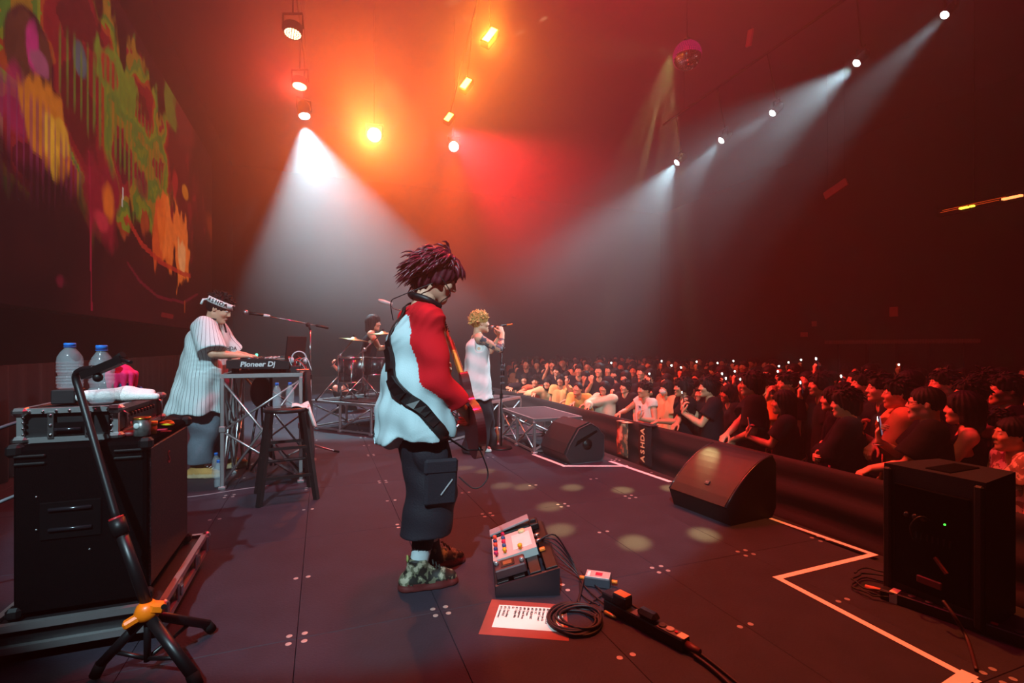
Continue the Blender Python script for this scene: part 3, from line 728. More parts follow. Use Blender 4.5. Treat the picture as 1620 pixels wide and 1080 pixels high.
mixin(blob(95, 445, 6, 9, .8, .8, 34)*.5, '8c1430'); mixin(blob(222, 290, 9, 20, .6, .3, 35)*.7, '6a0f28')
def line(pts, w, col, a=1.0):
    P = np.array([onscreen(*p) for p in pts])
    for a0, b0 in zip(P[:-1], P[1:]):
        d = b0-a0; t = np.clip(((YY-a0[0])*d[0]+(ZZ-a0[1])*d[1])/(d @ d), 0, 1)
        q = np.hypot(YY-a0[0]-t*d[0], ZZ-a0[1]-t*d[1]); mixin((q < w)*a, col)
line([(139, 240), (141, 300), (143, 490)], .025, '9c1430', .9)
line([(200, 345), (222, 385), (250, 412), (285, 432), (300, 436)], .05, 'c02a1c', .8)
line([(200, 415), (220, 445), (250, 470), (290, 478), (312, 465)], .03, '7a1424', .8)
line([(193, 300), (192, 325)], .03, 'd8c8c0', .7); line([(291, 478), (291, 492)], .05, 'b0401c', .8); line([(255, 498), (272, 500)], .05, '8c1a1c', .7)
C *= (.75+.5*fbm(YY*9, ZZ*9, 40, 2))[..., None]
C = np.clip(C, 0, 1)
lm = bpy.data.materials.new('led_picture'); lm.use_nodes = True; nt = lm.node_tree; nt.nodes.remove(nt.nodes['Principled BSDF'])
em = nt.nodes.new('ShaderNodeEmission'); at_ = nt.nodes.new('ShaderNodeAttribute'); at_.attribute_name = 'picture'
nt.links.new(at_.outputs['Color'], em.inputs[0]); em.inputs[1].default_value = LED; nt.links.new(em.outputs[0], nt.nodes['Material Output'].inputs[0]); lm.cycles.emission_sampling = 'NONE'
for k in range(NP):
    i0, i1 = ny*k//NP, ny*(k+1)//NP; w = i1-i0
    g = np.arange((w+1)*(nz+1)).reshape(w+1, nz+1)
    yy, zz = np.meshgrid(np.arange(i0, i1+1)*st, np.arange(nz+1)*st, indexing='ij')
    V = np.stack([np.full(yy.shape, .012), yy, zz], -1).reshape(-1, 3).astype(np.float32)
    Q = np.stack([g[:-1, :-1], g[1:, :-1], g[1:, 1:], g[:-1, 1:]], -1).reshape(-1, 4)
    me = skin_mesh('screen_panel', [(V, Q, np.zeros(len(V), int))], [lm])
    ca = me.color_attributes.new('picture', 'FLOAT_COLOR', 'CORNER'); cc = np.ones((w*nz*4, 4), np.float32)
    cc[:, :3] = np.repeat(C[i0:i1].reshape(-1, 3), 4, 0); ca.data.foreach_set('color', cc.ravel())
    link('screen_panel', me, scr)
MB().box((-.06, (Y1-Y0)/2, (Z1-Z0)/2), (.12, Y1-Y0+.04, Z1-Z0+.04)).build('screen_frame', BLACKM, scr)
# pleated black drape under the screen
mb = MB(); n = 260; vs = []
for i in range(n+1):
    y = 1.0+15.5*i/n; x = SX+.13+.035*math.sin(i*1.35)+.01*math.sin(i*.5)
    vs += [(x, y, .01), (x, y, 1.05), (x-.03, y, 1.05), (x-.03, y, .01)]
mb.add(vs, [(4*i+k, 4*i+(k+1) % 4, 4*i+4+(k+1) % 4, 4*i+4+k) for i in range(n) for k in range(4)], True)
tag(mb.build('stage_drape', mat('black_drape', '171116', .95)), 'black pleated skirt drape hanging below the LED wall', 'drape')
# ------------------------------------------------- lighting rig
HUNG = 8.25
PIPES = []
def light_bar(a, b, lab):
    d = (b-a).normalized(); a, b = a-d*.5+UP*1.1, b+d*.5+UP*1.1; PIPES.append((a, b))
    t = thing('lighting_bar', lab, 'lighting bar', a); MT = mat('black_pipe_paint', '050505', .9, spec=.05)
    MB().tube([(0, 0, 0), b-a], .025, 8).build('pipe', MT, t)
    for f in (.12, .88): q = (b-a)*f; MB().tube([q, (q.x, q.y, HUNG-a.z)], .006, 5).build('hanging_cable', MT, t)
light_bar(L_L[1], L_CONE, 'black pipe hung above the rear of the stage with wash lights')
light_bar(L_R[3], L_R[0], 'black pipe hung above the middle of the stage with amber bars')
light_bar(L_FRONT[0], L_FRONT[4], 'black pipe over the audience carrying the five white spotlights')
def clamp(p):
    """from a lamp up to the pipe above it"""
    best = None
    for a, b in PIPES:
        d = b-a; f = max(0, min(1, (p-a).dot(d)/d.dot(d))); q = a+d*f-p
        if best is None or q.length < best.length: best = q
    return best
HOUS = mat('lamp_housing', '060606', .8, spec=.1)
def glow(name, col, s): return mat(name, col, .4, var=0, emit=col, es=s)
G_WHITE = glow('white_lamp_glow', 'f4fbff', 14); G_OR = glow('orange_lamp_glow', 'ffcf9a', 10); G_AM = glow('amber_lamp_glow', 'ffc24a', 12); G_CELL = glow('warm_led_cell', 'ffd9a0', 5)
def spot(p, aim, r, G, lab, group, L=.3, cells=False, hang=False):
    t = thing('stage_spotlight', lab, 'stage light', p, 0, group); d = (Vector(aim)-Vector(p)).normalized(); b = -d*.02
    MB().lathe([(r*.75, -L), (r*1.12, -L*.8), (r*1.15, -.01), (r*1.05, .012), (r*1.0, .0)], 18, b, d).build('housing', HOUS, t)
    if cells:
        mb = MB().disc(b, r, .004, 18, d); mb.build('lens', HOUS, t); mb = MB(); q = d.to_track_quat('Z', 'Y').to_matrix()
        for (k, rr) in ((1, 0), (6, .3), (12, .58), (18, .86)):
            for i in range(k):
                a = 6.283*i/k; mb.disc(b+q @ Vector((rr*r*math.cos(a), rr*r*math.sin(a), .004)), r*.115, .004, 8, d)
        stuff(mb.build('led_cells', G, t))
    else: MB().lathe([(0, 0), (r*.98, 0), (r*.7, .02), (0, .03)][::1], 18, b, d).build('lens', G, t)
    c = b-d*L*.45; s = Vector((0, 1, 0)).cross(d).normalized() if abs(d.y) < .9 else Vector((1, 0, 0))
    s = d.cross(Vector((0, 0, 1))); s = s.normalized() if s.length > .1 else Vector((1, 0, 0))
    MB().ribbon([c+s*r*1.25, c+s*r*1.25+UP*(.1+r), c-s*r*1.25+UP*(.1+r), c-s*r*1.25], [-d]*4, .04, .006).build('yoke', HOUS, t)
    (MB().tube([c+UP*(.1+r), Vector((c.x, c.y, HUNG-p[2]))], .008, 6) if hang else MB().tube([c+UP*(.1+r), clamp(p)], .012, 6)).build('clamp', HOUS, t)
DOWN = W(.22, -.25, -1)
for k, (p, lab) in enumerate(((L_L[0], 'round multi cell wash light on the rear pipe, next above the white beam'), (L_L[1], 'round multi cell wash light nearest the camera on the rear pipe'))):
    spot(p, p+Vector((-.05, -.12, -1)), .11, G_CELL, lab, 'wash lights on the rear pipe', .14, True)
spot(L_CONE, L_CONE+DOWN, .1, G_WHITE, 'spotlight throwing the wide white cone of light down onto the stage', 'rear pipe spotlights')
spot(L_MID, (0, 0, 3.2), .135, G_WHITE, 'dazzling round orange spotlight pointing at the camera between the rear light and the amber bars', 'rear pipe spotlights', hang=True)
spot(L_R[0], (.8, 2.0, 1.0), .105, G_WHITE, 'round orange spotlight at the far end of the amber bars', 'rear pipe spotlights')
for i, p in enumerate(L_FRONT):
    spot(p, (2.0, p.y+1.2, 0), .052+.006*i, G_WHITE, ('first', 'second', 'third', 'fourth', 'last and brightest')[i]+' of the five white spotlights receding over the audience, counted from the nearest', 'white front spotlights', .26)
for p, lab, hl in ((L_R[1], 'smallest amber LED bar light, farthest along the middle bar', .19), (L_R[2], 'slanted amber LED bar light in the middle of its row of three', .22), (L_R[3], 'largest slanted amber LED bar light, nearest along the middle bar', .26)):
    t = thing('led_bar_light', lab, 'stage light', p, 0, 'amber bars on the middle pipe'); ax = W(.5, .3, .85).normalized(); n = W(-.35, -1, -.35).normalized(); n = (n-ax*n.dot(ax)).normalized(); sd = ax.cross(n)
    M = Matrix((sd, ax, n)).transposed().to_4x4()
    def bx(c, d):
        mb = MB(); mb.M = M; return mb.box(c, d, .008)
    bx((0, 0, -.05), (.14, hl+.05, .1)).build('housing', HOUS, t); bx((0, 0, .004), (.1, hl, .012)).build('lens', G_AM, t)
    MB().tube([n*-.05, clamp(p)], .012, 6).build('clamp', HOUS, t)
# mirror ball
t = thing('mirror_ball', 'mirror ball with tiny square facets hanging high over the hall', 'mirror ball', BALL)
MB().ball((0, 0, 0), .225, 24, 14).build('core', mat('ball_core', '1a1518', .5), t)
mb = MB(); nr = 22
for i in range(nr):
    a = -math.pi/2+math.pi*(i+.5)/nr; k = max(4, int(2*nr*math.cos(a)))
    for j in range(k):
        b = 6.283*j/k; n = Vector((math.cos(a)*math.cos(b), math.cos(a)*math.sin(b), math.sin(a))); u = Vector((-math.sin(b), math.cos(b), 0)); w = n.cross(u); h = .0145
        c = n*.238; mb.add([c-u*h-w*h, c+u*h-w*h, c+u*h+w*h, c-u*h+w*h]+[n*.226-u*h-w*h, n*.226+u*h-w*h, n*.226+u*h+w*h, n*.226-u*h+w*h], [(0, 1, 2, 3), (0, 4, 5, 1), (1, 5, 6, 2), (2, 6, 7, 3), (3, 7, 4, 0)])
stuff(mb.build('mirror_tiles', mat('mirror_glass', 'e8e8e8', .06, 1.0, var=0), t))
MB().disc((0, 0, .225), .05, .06, 12).tube([(0, 0, .28), (0, 0, 8.25-BALL.z)], .006, 5).build('motor', HOUS, t)
# balcony front, lit strip and notices on the far side of the hall
t = thing('balcony', 'dark balcony front with a faint lattice rail across the back of the hall', 'balcony', (15.4, 2, 0))
c0 = at(1306, 541, 15.2); c1 = at(1551, 539, 13.0)
MB().bar(c0-Vector((15.4, 2, 0)), c1-Vector((15.4, 2, 0)), .12, .09).build('rail', mat('balcony_rail', '6a3a34', .6), t)
mb = MB()
for i in range(60):
    p = c0.lerp(c1, (i+.5)/60)-Vector((15.4, 2, 0)); mb.box((p.x-.07, p.y, p.z), (.012, .03, .12))
stuff(mb.build('baluster', mat('balcony_rail', ''), t))
for i in range(5): 
    p = c0.lerp(c1, (i+.5)/5)-Vector((15.4, 2, 0)); MB().bar(p, (p.x, p.y, HALL), .06).build('post', BLACKM, t)
a = at(1486, 337, 9.0); b = at(1700, 291, 7.2)
t = thing('lamp_rail', 'dark ceiling rail with one yellow and one orange glowing lamp on the right', 'lamp rail', a)
MB().bar((0, 0, 0), b-a, .10, .14).build('rail', HOUS, t)
def onrail(px, py, dw, dh, G, nm):
    f = (px-1486)/(1700-1486); p = (b-a)*f; d = (b-a).normalized(); mb = MB()
    mb.bar(p-d*dw/2+Vector((-.075, -.05, -.02)), p+d*dw/2+Vector((-.075, -.05, -.02)), dh, .03); mb.build(nm, G, t)
onrail(1532, 329, .12, .08, glow('yellow_lamp', 'f0d840', 2.6), 'yellow_lamp'); onrail(1546, 331, .06, .06, glow('yellow_lamp', '', 1.6), 'yellow_lamp'); onrail(1612, 314, .25, .09, glow('orange_lamp', 'ff8a4a', 3.0), 'orange_lamp')
for (q0, q1, off) in ((1486, 1590, -.01), (1490, 1600, .02)):
    p0, p1 = (b-a)*((q0-1486)/214), (b-a)*((q1-1486)/214); MB().bar(p0+Vector((-.06, -.05, off)), p1+Vector((-.06, -.05, off)), .006).build('tube_light', glow('dim_orange_tube', 'c04010', 1.3), t)
for i in range(2): MB().tube([(b-a)*(.3+.5*i), Vector(((b-a)*(.3+.5*i)).xy.to_tuple()+(8.25-a.z,))], .01, 5).build('hanging_rod', HOUS, t)
NOT = mat('red_notice', 'b04038', .6)
WX = 16.78
def onwall(px, py):
    r = (px-CX)/F; d = WX/(r*CA+SA); return Vector((WX, d*(-r*SA+CA), CH-(py-HY)/F*d)), d
for (px, py, w, h, lab) in ((1414, 493, 12, 15, 'red notice board fixed to the wall above the balcony rail'), (1272, 529, 12, 7, 'small red lit notice at the left end of the balcony'), (1288, 512, 8, 8, 'tiny square red notice beside the balcony')):
    c, d = onwall(px, py); k = d/F; tag(MB().box((0, 0, 0), (.04, w*k, h*k), .006).build('notice_board', NOT, None, c), lab, 'notice')
for (px, py, w, h, dd, tilt, nm, lab, cat) in ((1322, 299, .62, .2, 12.5, -.35, 'hanging_panel', 'dim red sloping panel hung high over the audience', 'panel'), (1186, 60, .14, .34, 11, .2, 'speaker_cluster', 'dark red loudspeaker hung from the ceiling right of the mirror ball', 'loudspeaker')):
    c = at(px, py, dd); t = thing(nm, lab, cat, c)
    MB().box((0, 0, 0), (.05, w, h), .006, rot=(tilt, 0, 0)).build('panel_body', mat('dim_red_panel', '8a2420', .6), t)
    for sy in (-.35, .35): MB().tube([(0, sy*w, h*.4), (0, sy*w, HUNG-c.z)], .005, 5).build('hanging_cable', HOUS, t)
# ---------------------------------------------------------------- the band
def locks(o, n, seed, region, ln, rad, drop, mats, parent, name='hair_locks', curl=0.0, out=.5, back=.35):
    """tapered hair locks rooted on the skull"""
    r = random.Random(seed); R = Matrix(o['R'].tolist()); c = Vector(o['head'].tolist()); s = o['s']; mb = MB(); k = 0
    while k < n:
        a = r.uniform(0, 6.283); z = r.uniform(-.75, 1); h = math.sqrt(max(0, 1-z*z)); d = Vector((h*math.cos(a), h*math.sin(a), z))
        if not region(d): continue
        k += 1
        p = Vector((-.015+d.x*.105, d.y*.088, .034+d.z*.102)); L = ln*r.uniform(.6, 1.3)
        v = (d*out+Vector((-back*(1 if d.x < .5 else -1.2), 0, .1))+Vector((r.uniform(-.3, .3), r.uniform(-.3, .3), r.uniform(-.2, .2)))).normalized()
        pts = [p-d*.01]; st = L/5
        for i in range(5):
            pts.append(pts[-1]+v*st); v = (v+Vector((r.uniform(-curl, curl), r.uniform(-curl, curl), r.uniform(-curl, curl)))+Vector((0, 0, -drop))).normalized()
        rr = rad*r.uniform(.7, 1.2)
        mb.tube([c+R @ (q*s) for q in pts], [rr*.8, rr, rr*.95, rr*.8, rr*.5, rr*.1], 5, flat=1.4)
    return mb.build(name, mats, parent)
# ---- guitarist
GPOS = fl(669, 913); GPOS.z = 0
gpose = dict(pel=(-.04, 0, .93), shd=.085, neck=(-.015, 0, 1.445), head=(.08, -.0, 1.605), hp=25, hy=-4, shw=.165, tw=4,
             wr=(.185, -.155, .90), er=(-1, -.6, -.1), dr=(.55, .6, -.55), nr=(-.7, .5, -.2), cr=.55,
             wl=(.215, .345, 1.045), el=(.2, .6, -.9), dl=(.05, -.55, .8), nl=(-1, 0, .1), cl=.75,
             al=(.06, .11, .09), ar=(-.045, -.10, .09), fl=6, fr=-3)
gl = dict(style='mop', hair='4a0d1a', skin='d39a80', seed=4, nose=1.04, slim=.95, top=['b4c6ca', 'c8121e'], raglan=True, sleeve=1.74, sl=.022, loose=.032, hem=.775, flare=.036, back=.055, amp=.0065, nf=7, wr=2.4,
          pants=mat('black_cargo_cotton', '17131d', .75, var=.2, bump=.2, bscale=120), pantsname='cargo_shorts', leg=.275, tw=.125, tk=.128, ta=.128, pocket=True, pamp=.003)
gt, go = figure('guitarist with shaggy burgundy hair in a red sleeved raglan shirt looking down', GPOS, 0.0, 1.70, gpose, gl, .009, .0045, .007)
HB = mat('burgundy_hair', '5c1222', .42, var=.35, scale=70)
locks(go, 560, 5, lambda d: d.z > -.12 and (d.x < .2 or d.z > .6), .095, .0105, .55, HB, gt, curl=.20, out=.30, back=.42)
locks(go, 130, 6, lambda d: d.x > .15 and d.z > .45, .082, .009, .55, HB, gt, 'fringe', .12, .35, -.5)
locks(go, 120, 8, lambda d: d.x < -.35 and d.z < .1, .125, .009, .42, HB, gt, 'nape_locks', .12, .30, .2)
# socks, chunky patterned trainers
CAMO = pattern('camouflage_trainer', '1a1712', '5d5a46', 'blot', 26, .6, .5, '9a927c'); SOLE = mat('dark_red_sole', '5a1d1c', .6)
for S in 'lr':
    a = go['a'+S]; k = go['k'+S]; g = V3(0, 0, 1); b = Solid(); top_ = a+(k-a)*.62
    b.cone(a+g*.0, a+(k-a)*.33, .044, .050, 1, .01); b.cone(a+(k-a)*.33, top_, .054, .058, 0, .004, clip=((top_, unit(k-a)),))
    link('sock', skin_mesh('sock', [b.mesh(.007)], [mat('black_sock_knit', '120f12', .95, bump=.3, bscale=200), mat('pale_sock_knit', 'b9c4c6', .95)]), gt)
    shoe(go, S, [CAMO, SOLE], gt, .007, .155, 1.14, 'trainer')
    mb = MB(); f = Vector(go['f'+S].tolist()); A = Vector((a[0], a[1], 0)); sd = Vector((-f.y, f.x, 0))
    for i in range(4):
        mb = MB(); q = A+f*(.075+.017*i)+Vector((0, 0, .128-.014*i)); mb.tube([q-sd*.026-UP*.012, q, q+sd*.026-UP*.012], 0.0042, 5).build('lace', mat('black_laces', '1c1a16', .8), gt)
    mb = MB(); mb.tube(arc(A-f*.052+UP*.15, .016, -60, 240, 8, sd, UP), .005, 5)
    mb.build('heel_loop', mat('olive_loop', '8a8a4a', .8), gt)
gcs = mat('black_cargo_cotton', '')
MB().box((.045, -.229, .545), (.165, .030, .20), .014, rot=(0, .04, .10)).build('cargo_pocket', gcs, gt); MB().box((.045, -.235, .635), (.172, .028, .075), .012, rot=(0, .04, .10)).build('pocket_flap', gcs, gt)
MB().bar((.04, -.249, .50), (.10, -.243, .57), .005).build('zip_cord', mat('pale_cord', 'a8a4a8', .6), gt)
hd = Vector(go['head'].tolist()); nk = Vector(go['neck'].tolist())
MB().tube(spline([nk+Vector((.095, .05, .0)), nk+Vector((.02, .082, .035)), nk+Vector((-.05, .0, .065)), nk+Vector((.02, -.082, .035)), nk+Vector((.095, -.05, .0))], 6), .016, 10).build('neck_band', mat('black_neck_band', '121114', .5), gt)
MB().tube(spline([hd+Vector((-.01, -.095, .0)), hd+Vector((.045, -.10, -.09)), nk+Vector((.10, -.04, .02)), nk+Vector((.13, .03, -.06))], 6), .0028, 5).build('earphone_cable', BLACK, gt)
MB().tube(spline([hd+Vector((-.02, -.09, -.03)), nk+Vector((-.11, -.05, .05)), nk+Vector((-.15, .0, .02)), nk+Vector((-.135, .03, -.07))], 6), .0028, 5).build('earphone_cable', BLACK, gt)
# ---- his electric guitar: local frame along the neck (y), face +z
gb = Vector((.235, -.07, .865)); gn = Vector((.185, .50, 1.405)); gy = (gn-gb).normalized()
fz = Vector((1, -.05, .12)); fz = (fz-gy*fz.dot(gy)).normalized(); gx = gy.cross(fz)
gu = thing('electric_guitar', 'dark red electric guitar with maple neck slung on the guitarist in the raglan shirt', 'guitar', GPOS)
GM = Matrix((gx, gy, fz)).transposed().to_4x4(); GM.translation = gb
def G(): m = MB(); m.M = GM; return m
def outline(pts): return spline([(x, y, 0) for x, y in pts], 5)
half = [(.0, -.235), (.09, -.225), (.155, -.165), (.165, -.09), (.135, -.02), (.112, .03), (.118, .08), (.145, .135), (.135, .17), (.095, .15), (.05, .095), (.03, .085),
        (-.03, .085), (-.055, .11), (-.105, .17), (-.150, .165), (-.150, .11), (-.118, .05), (-.115, .0), (-.15, -.07), (-.162, -.13), (-.13, -.195), (-.06, -.232), (0, -.235)]
pl = [(p.x, p.y) for p in outline(half)][:-1]
m = G(); m.prism(pl, -.021, .021, 'z'); m.build('guitar_body', mat('dark_red_lacquer', '4a0d10', .35, coat=.2, var=.1), gu)
pg = [(x*.62+.01, y*.6+.015) for x, y in pl]; m = G(); m.prism(pg, .0212, .0232, 'z'); m.build('pickguard', mat('cream_pickguard', 'd9d2c4', .4, var=.05), gu)
MAPLE = mat('amber_maple', 'c98a3a', .35, var=.2, scale=12, coat=.3)
m = G(); m.box((0, .32, .027), (.050, .52, .018), .004); m.build('neck', MAPLE, gu)
m = G(); m.box((0, .30, .0385), (.046, .50, .005), .001); m.build('fretboard', mat('fretboard', '6a3a18', .5), gu)
m = G()
for i in range(20): m.box((0, .545-.56*(1-2**(-i/12)), .0415), (.046, .0022, .002))
stuff(m.build('frets', STEEL, gu))
m = G(); m.prism([(-.026, .575), (.026, .575), (.040, .64), (.036, .75), (.012, .79), (-.022, .77), (-.034, .66)], .016, .030, 'z'); m.build('headstock', MAPLE, gu)
for i in range(6):
    m = G(); y = .625+.023*i; m.disc((-.022+.004*i*.5, y, .030), .005, .010, 8); m.tube([(-.03, y, .022), (-.052, y, .022)], .0035, 6); m.box((-.058, y, .022), (.012, .011, .007), .002); m.build('tuning_peg', DKSTEEL, gu)
m = G()
for i in range(6): m.tube([(-.016+.0064*i, -.11, .040), (-.014+.0056*i, .56, .0445)], .0011, 4)
stuff(m.build('strings', STEEL, gu))
for y in (-.055, .0, .045): m = G(); m.box((0, y, .027), (.085, .022, .014), .004); m.build('pickup', RUBBER, gu)
m = G(); m.box((0, -.115, .028), (.08, .03, .014), .003); m.build('bridge', mat('satin_bridge', '6a6668', .55, .6), gu)
for (x, y) in ((.075, -.10), (.085, -.145), (.07, -.185)): m = G(); m.lathe([(.012, .022), (.010, .038), (0, .038)], 12, (x, y, 0)); m.build('control_knob', BLACK, gu)
from mathutils.bvhtree import BVHTree
def onto(me, P, off):
    """points laid on a cloth mesh, with its outward normals"""
    bv = BVHTree.FromPolygons([v.co.copy() for v in me.vertices], [tuple(p.vertices) for p in me.polygons]); A, N = [], []
    for p in P:
        h, n, i, d = bv.find_nearest(p); A.append(h+n*off); N.append(n.copy())
    return A, N
gshirt = [c for c in gt.children if c.name.startswith('shirt')][0].data
strap = spline([(.13, .13, 1.30), (.06, .12, 1.46), (-.03, .10, 1.475), (-.10, .03, 1.41), (-.14, -.06, 1.24), (-.13, -.14, 1.06), (-.07, -.20, .925), (.01, -.24, .81), (.10, -.24, .74)], 5)
strap, nn = onto(gshirt, strap, .004)
for _ in range(3):
    strap = [strap[0]]+[(strap[i-1]+strap[i]*2+strap[i+1])/4 for i in range(1, len(strap)-1)]+[strap[-1]]
strap, nn = onto(gshirt, strap, .007)
for _ in range(6): nn = [nn[0]]+[(nn[i-1]+nn[i]*2+nn[i+1]).normalized() for i in range(1, len(nn)-1)]+[nn[-1]]
strap = strap+[Vector((.17, -.25, .712)), gb-gy*.235]; nn = nn+[nn[-1], nn[-1]]
sp_ = MB().ribbon(strap, nn, [.030 if i < 20 else .034+.03*max(0, min(1, (i-20)/6, (len(strap)-3-i)/5)) for i in range(len(strap))], .006).build('strap', mat('black_leather_strap', '0c0b0c', .6), gu)
def pack(c, d, n, L, wd, h, mt, nm):
    d = Vector(d).normalized(); n = Vector(n); n = (n-d*n.dot(d)).normalized(); b = n.cross(d); m = MB(); m.M = Matrix((b, d, n)).transposed().to_4x4(); m.M.translation = Vector(c)
    m.box((0, 0, 0), (wd, L, h), .012); return m.build(nm, mt, sp_)
def segment(i0, i1, w, h, nm):
    q = range(i0, i1+1); mb = MB(); mb.ribbon([strap[i]+nn[i]*.004 for i in q], [nn[i] for i in q], [w*(.85 if i in (i0, i1) else 1) for i in q], h); mb.sm = [False]*len(mb.sm); mb.build(nm, mat('black_pack', '0b0a0c', .4), sp_)
segment(20, 34, .056, .008, 'strap_pad'); segment(21, 24, .052, .022, 'wireless_pack'); segment(25, 28, .058, .020, 'wireless_pack'); segment(29, 32, .052, .016, 'wireless_pack')
m = MB(); m.tube(spline([(.23, -.26, .72), (.27, -.28, .60), (.24, -.30, .545), (.19, -.29, .53), (.13, -.25, .58)], 6), .0035, 6); m.build('instrument_cable', BLACK, gu)
# ---- keyboard and deck player
DPOS = Vector((-1.03, 5.52, 0))
dpose = dict(pel=(-.05, 0, .93), neck=(.03, 0, 1.43), head=(.10, 0, 1.56), hp=24, hy=-6, wr=(.30, -.13, 1.12), er=(-.5, -.8, -.3), dr=(1, .12, -.12), nr=(0, 0, -1), cr=.22,
             wl=(.30, .13, 1.12), el=(-.5, .8, -.3), dl=(1, -.12, -.12), nl=(0, 0, -1), cl=.22, al=(.12, .15, .09), ar=(-.05, -.13, .09), fl=12, fr=-10)
PIN = pattern('pinstripe_jersey', 'c9d8d8', '2e3a42', 'pin', 11, .85, .10); PLAIN = cloth('c9d8d8')
dl_ = dict(style='short', hair='120b0b', skin='d39c80', seed=2, top=[PIN, PIN], topname='baseball_jersey', raglan=True, sleeve=.95, sl=.045, loose=.065, hem=.60, flare=.058, back=.035, amp=.010, nf=7, wr=1.2,
           pants=mat('grey_cargo_cotton', '5f6a74', .9, var=.2, bump=.3, bscale=60), pantsname='cargo_trousers', leg=.13, tw=.125, tk=.122, ta=.105, pocket=True, pamp=.011,
           shoes=[mat('tan_suede', 'b98a4c', .85, bump=.2), mat('pale_gum_sole', 'b59c78', .7)], shoehi=.15, shoebig=1.1)
dt, do = figure('keyboard player in a white pinstripe baseball jersey and printed headband behind the decks', DPOS, math.radians(-4), 1.74, dpose, dl_, .011, .006, .009)
locks(do, 120, 11, lambda d: d.z > .35 and d.x > -.9, .06, .012, .05, skinmats('d39c80', '120b0b')[1], dt, 'curly_top', .6, .9, .05)
Rm = Matrix(do['R'].tolist()).to_4x4(); Rm.translation = Vector(do['head'].tolist())
m = MB(); m.M = Rm
n = 28; band = []
for i in range(n):
    a = 6.283*i/n; x, y = -.012+.121*math.cos(a), .103*math.sin(a); z = .062-.10*(x+.012)*0
    band += [(x, y, z-.027), (x, y, z+.027), (x*.93, y*.93, z+.027), (x*.93, y*.93, z-.027)]
m.add(band, [(4*i+k, (4*i+4+k) % (4*n), (4*i+4+(k+1) % 4) % (4*n), 4*i+(k+1) % 4) for i in range(n) for k in range(4)], True); hb = m.build('headband', mat('white_headband', 'dfe4e2', .85, var=.05), dt)
m = MB(); m.M = Rm; m.tube([(-.13, .01, .05), (-.165, -.01, .03), (-.16, -.02, -.02)], .012, 6); m.build('headband_knot', mat('white_headband', ''), dt)
INK = mat('black_print', '101012', .7, var=0)
for i, chh in enumerate('ASHDA'):
    a = math.radians(-128+19*i); p = Rm @ Vector((-.012+.123*math.cos(a), .105*math.sin(a), .062)); q = (Rm.to_3x3() @ Matrix.Rotation(a+math.pi/2, 3, 'Z') @ Matrix.Rotation(math.pi/2, 3, 'X')).to_euler()
    lettering('headband_letter', chh, INK, dt, p, q, .048, .0006, bold=.0015)
lettering('chest_print', 'ASHDA', INK, dt, (.205, -.10, 1.20), (math.pi/2, 0, math.radians(48)), .05, .001, bold=.001)
MB().box((.02, -.262, .66), (.05, .004, .085), .002).build('hem_label', mat('black_patch', '1b1d22', .8), dt)
MB().ball((.02, -.266, .672), (.010, .003, .010), 8, 6).build('hem_emblem', mat('pale_thread', 'b0b4b4', .8), dt)
MB().tube(spline([(.10, -.10, 1.475), (.0, -.12, 1.49), (-.075, 0, 1.50), (.0, .12, 1.49), (.10, .10, 1.475), (.155, .02, 1.36)], 6), .009, 7).build('collar_trim', mat('black_trim', '15151a', .8), dt)
for S in 'lr':
    a = do['a'+S]; f = Vector(do['f'+S].tolist()); A = Vector((a[0], a[1], 0)); sd = Vector((-f.y, f.x, 0)); m = MB()
    for i in range(5): q = A+f*(.055+.02*i)+UP*(.135-.011*i); MB().tube([q-sd*.024-UP*.01, q+f*.01, q+sd*.024-UP*.01], .0035, 5).build('lace', mat('white_laces', 'd8d0c4', .8), dt)
# ---- singer
SPOS = fl(757, 711); SPOS.z = 0
spose = dict(pel=(-.02, 0, .93), neck=(-.015, 0, 1.43), head=(.025, 0, 1.565), hp=-4, hy=3, wr=(.285, -.085, 1.435), er=(.35, -.55, -1), dr=(-.22, .28, .9), nr=(-.4, .9, .1), cr=.8,
             wl=(.30, .10, 1.40), el=(.2, .7, -1), dl=(-.1, -.4, .9), nl=(-.5, -.9, 0), cl=.7, al=(.12, .14, .09), ar=(-.08, -.13, .09), fl=15, fr=-10, tw=-6)
sl_ = dict(style='short', hair='b08a4a', skin='dfab8a', seed=6, mouth=.012, top=['ece6e2'], topname='tank_top', sleeve=0, loose=.045, hem=.645, flare=.03, amp=.006, wr=1.0,
           pants=cloth('241f24'), pantsname='wide_trousers', leg=.015, tw=.12, tk=.135, ta=.155, pamp=.007, shoes=[mat('red_canvas', 'b02a22', .7), mat('white_rubber_sole', 'e0d8d2', .6)], shoebig=1.05)
TAT = pattern('tattooed_skin', '465058', 'c9977c', 'blot', 24, .5, .53)
st_, so_ = figure('singer with curly bleached hair in a long white tank top singing into a microphone', SPOS, math.radians(-3), 1.645, spose, sl_, .011, .006, .009, arm_mats=(0, 5), extra=(TAT,))
BL = mat('bleached_hair', 'c4a05c', .55, var=.35, scale=50)
locks(so_, 230, 21, lambda d: (d.z > .1 and d.x < .85) or d.x < -.25 and d.z > -.35, .06, .0125, -.02, BL, st_, 'curls', .75, .9, .05)
MB().box((.135, -.165, .685), (.035, .004, .05), .002, rot=(0, 0, .5)).build('hem_print', INK, st_)
mm = thing('microphone', 'silver headed handheld microphone at the singer\'s mouth with orange lit tail', 'microphone', SPOS)
mh = Vector(so_['head'].tolist())+Matrix(so_['R'].tolist()) @ Vector((.128, 0, -.058)); md = Vector((1, -.05, .16)).normalized()
MB().ball(mh+md*.02, .026, 14, 10).build('grille', mat('mic_grille', '9a989a', .35, .9), mm)
MB().tube([mh+md*.035, mh+md*.06, mh+md*.20], [.021, .017, .012], 12).build('handle', BLACK, mm)
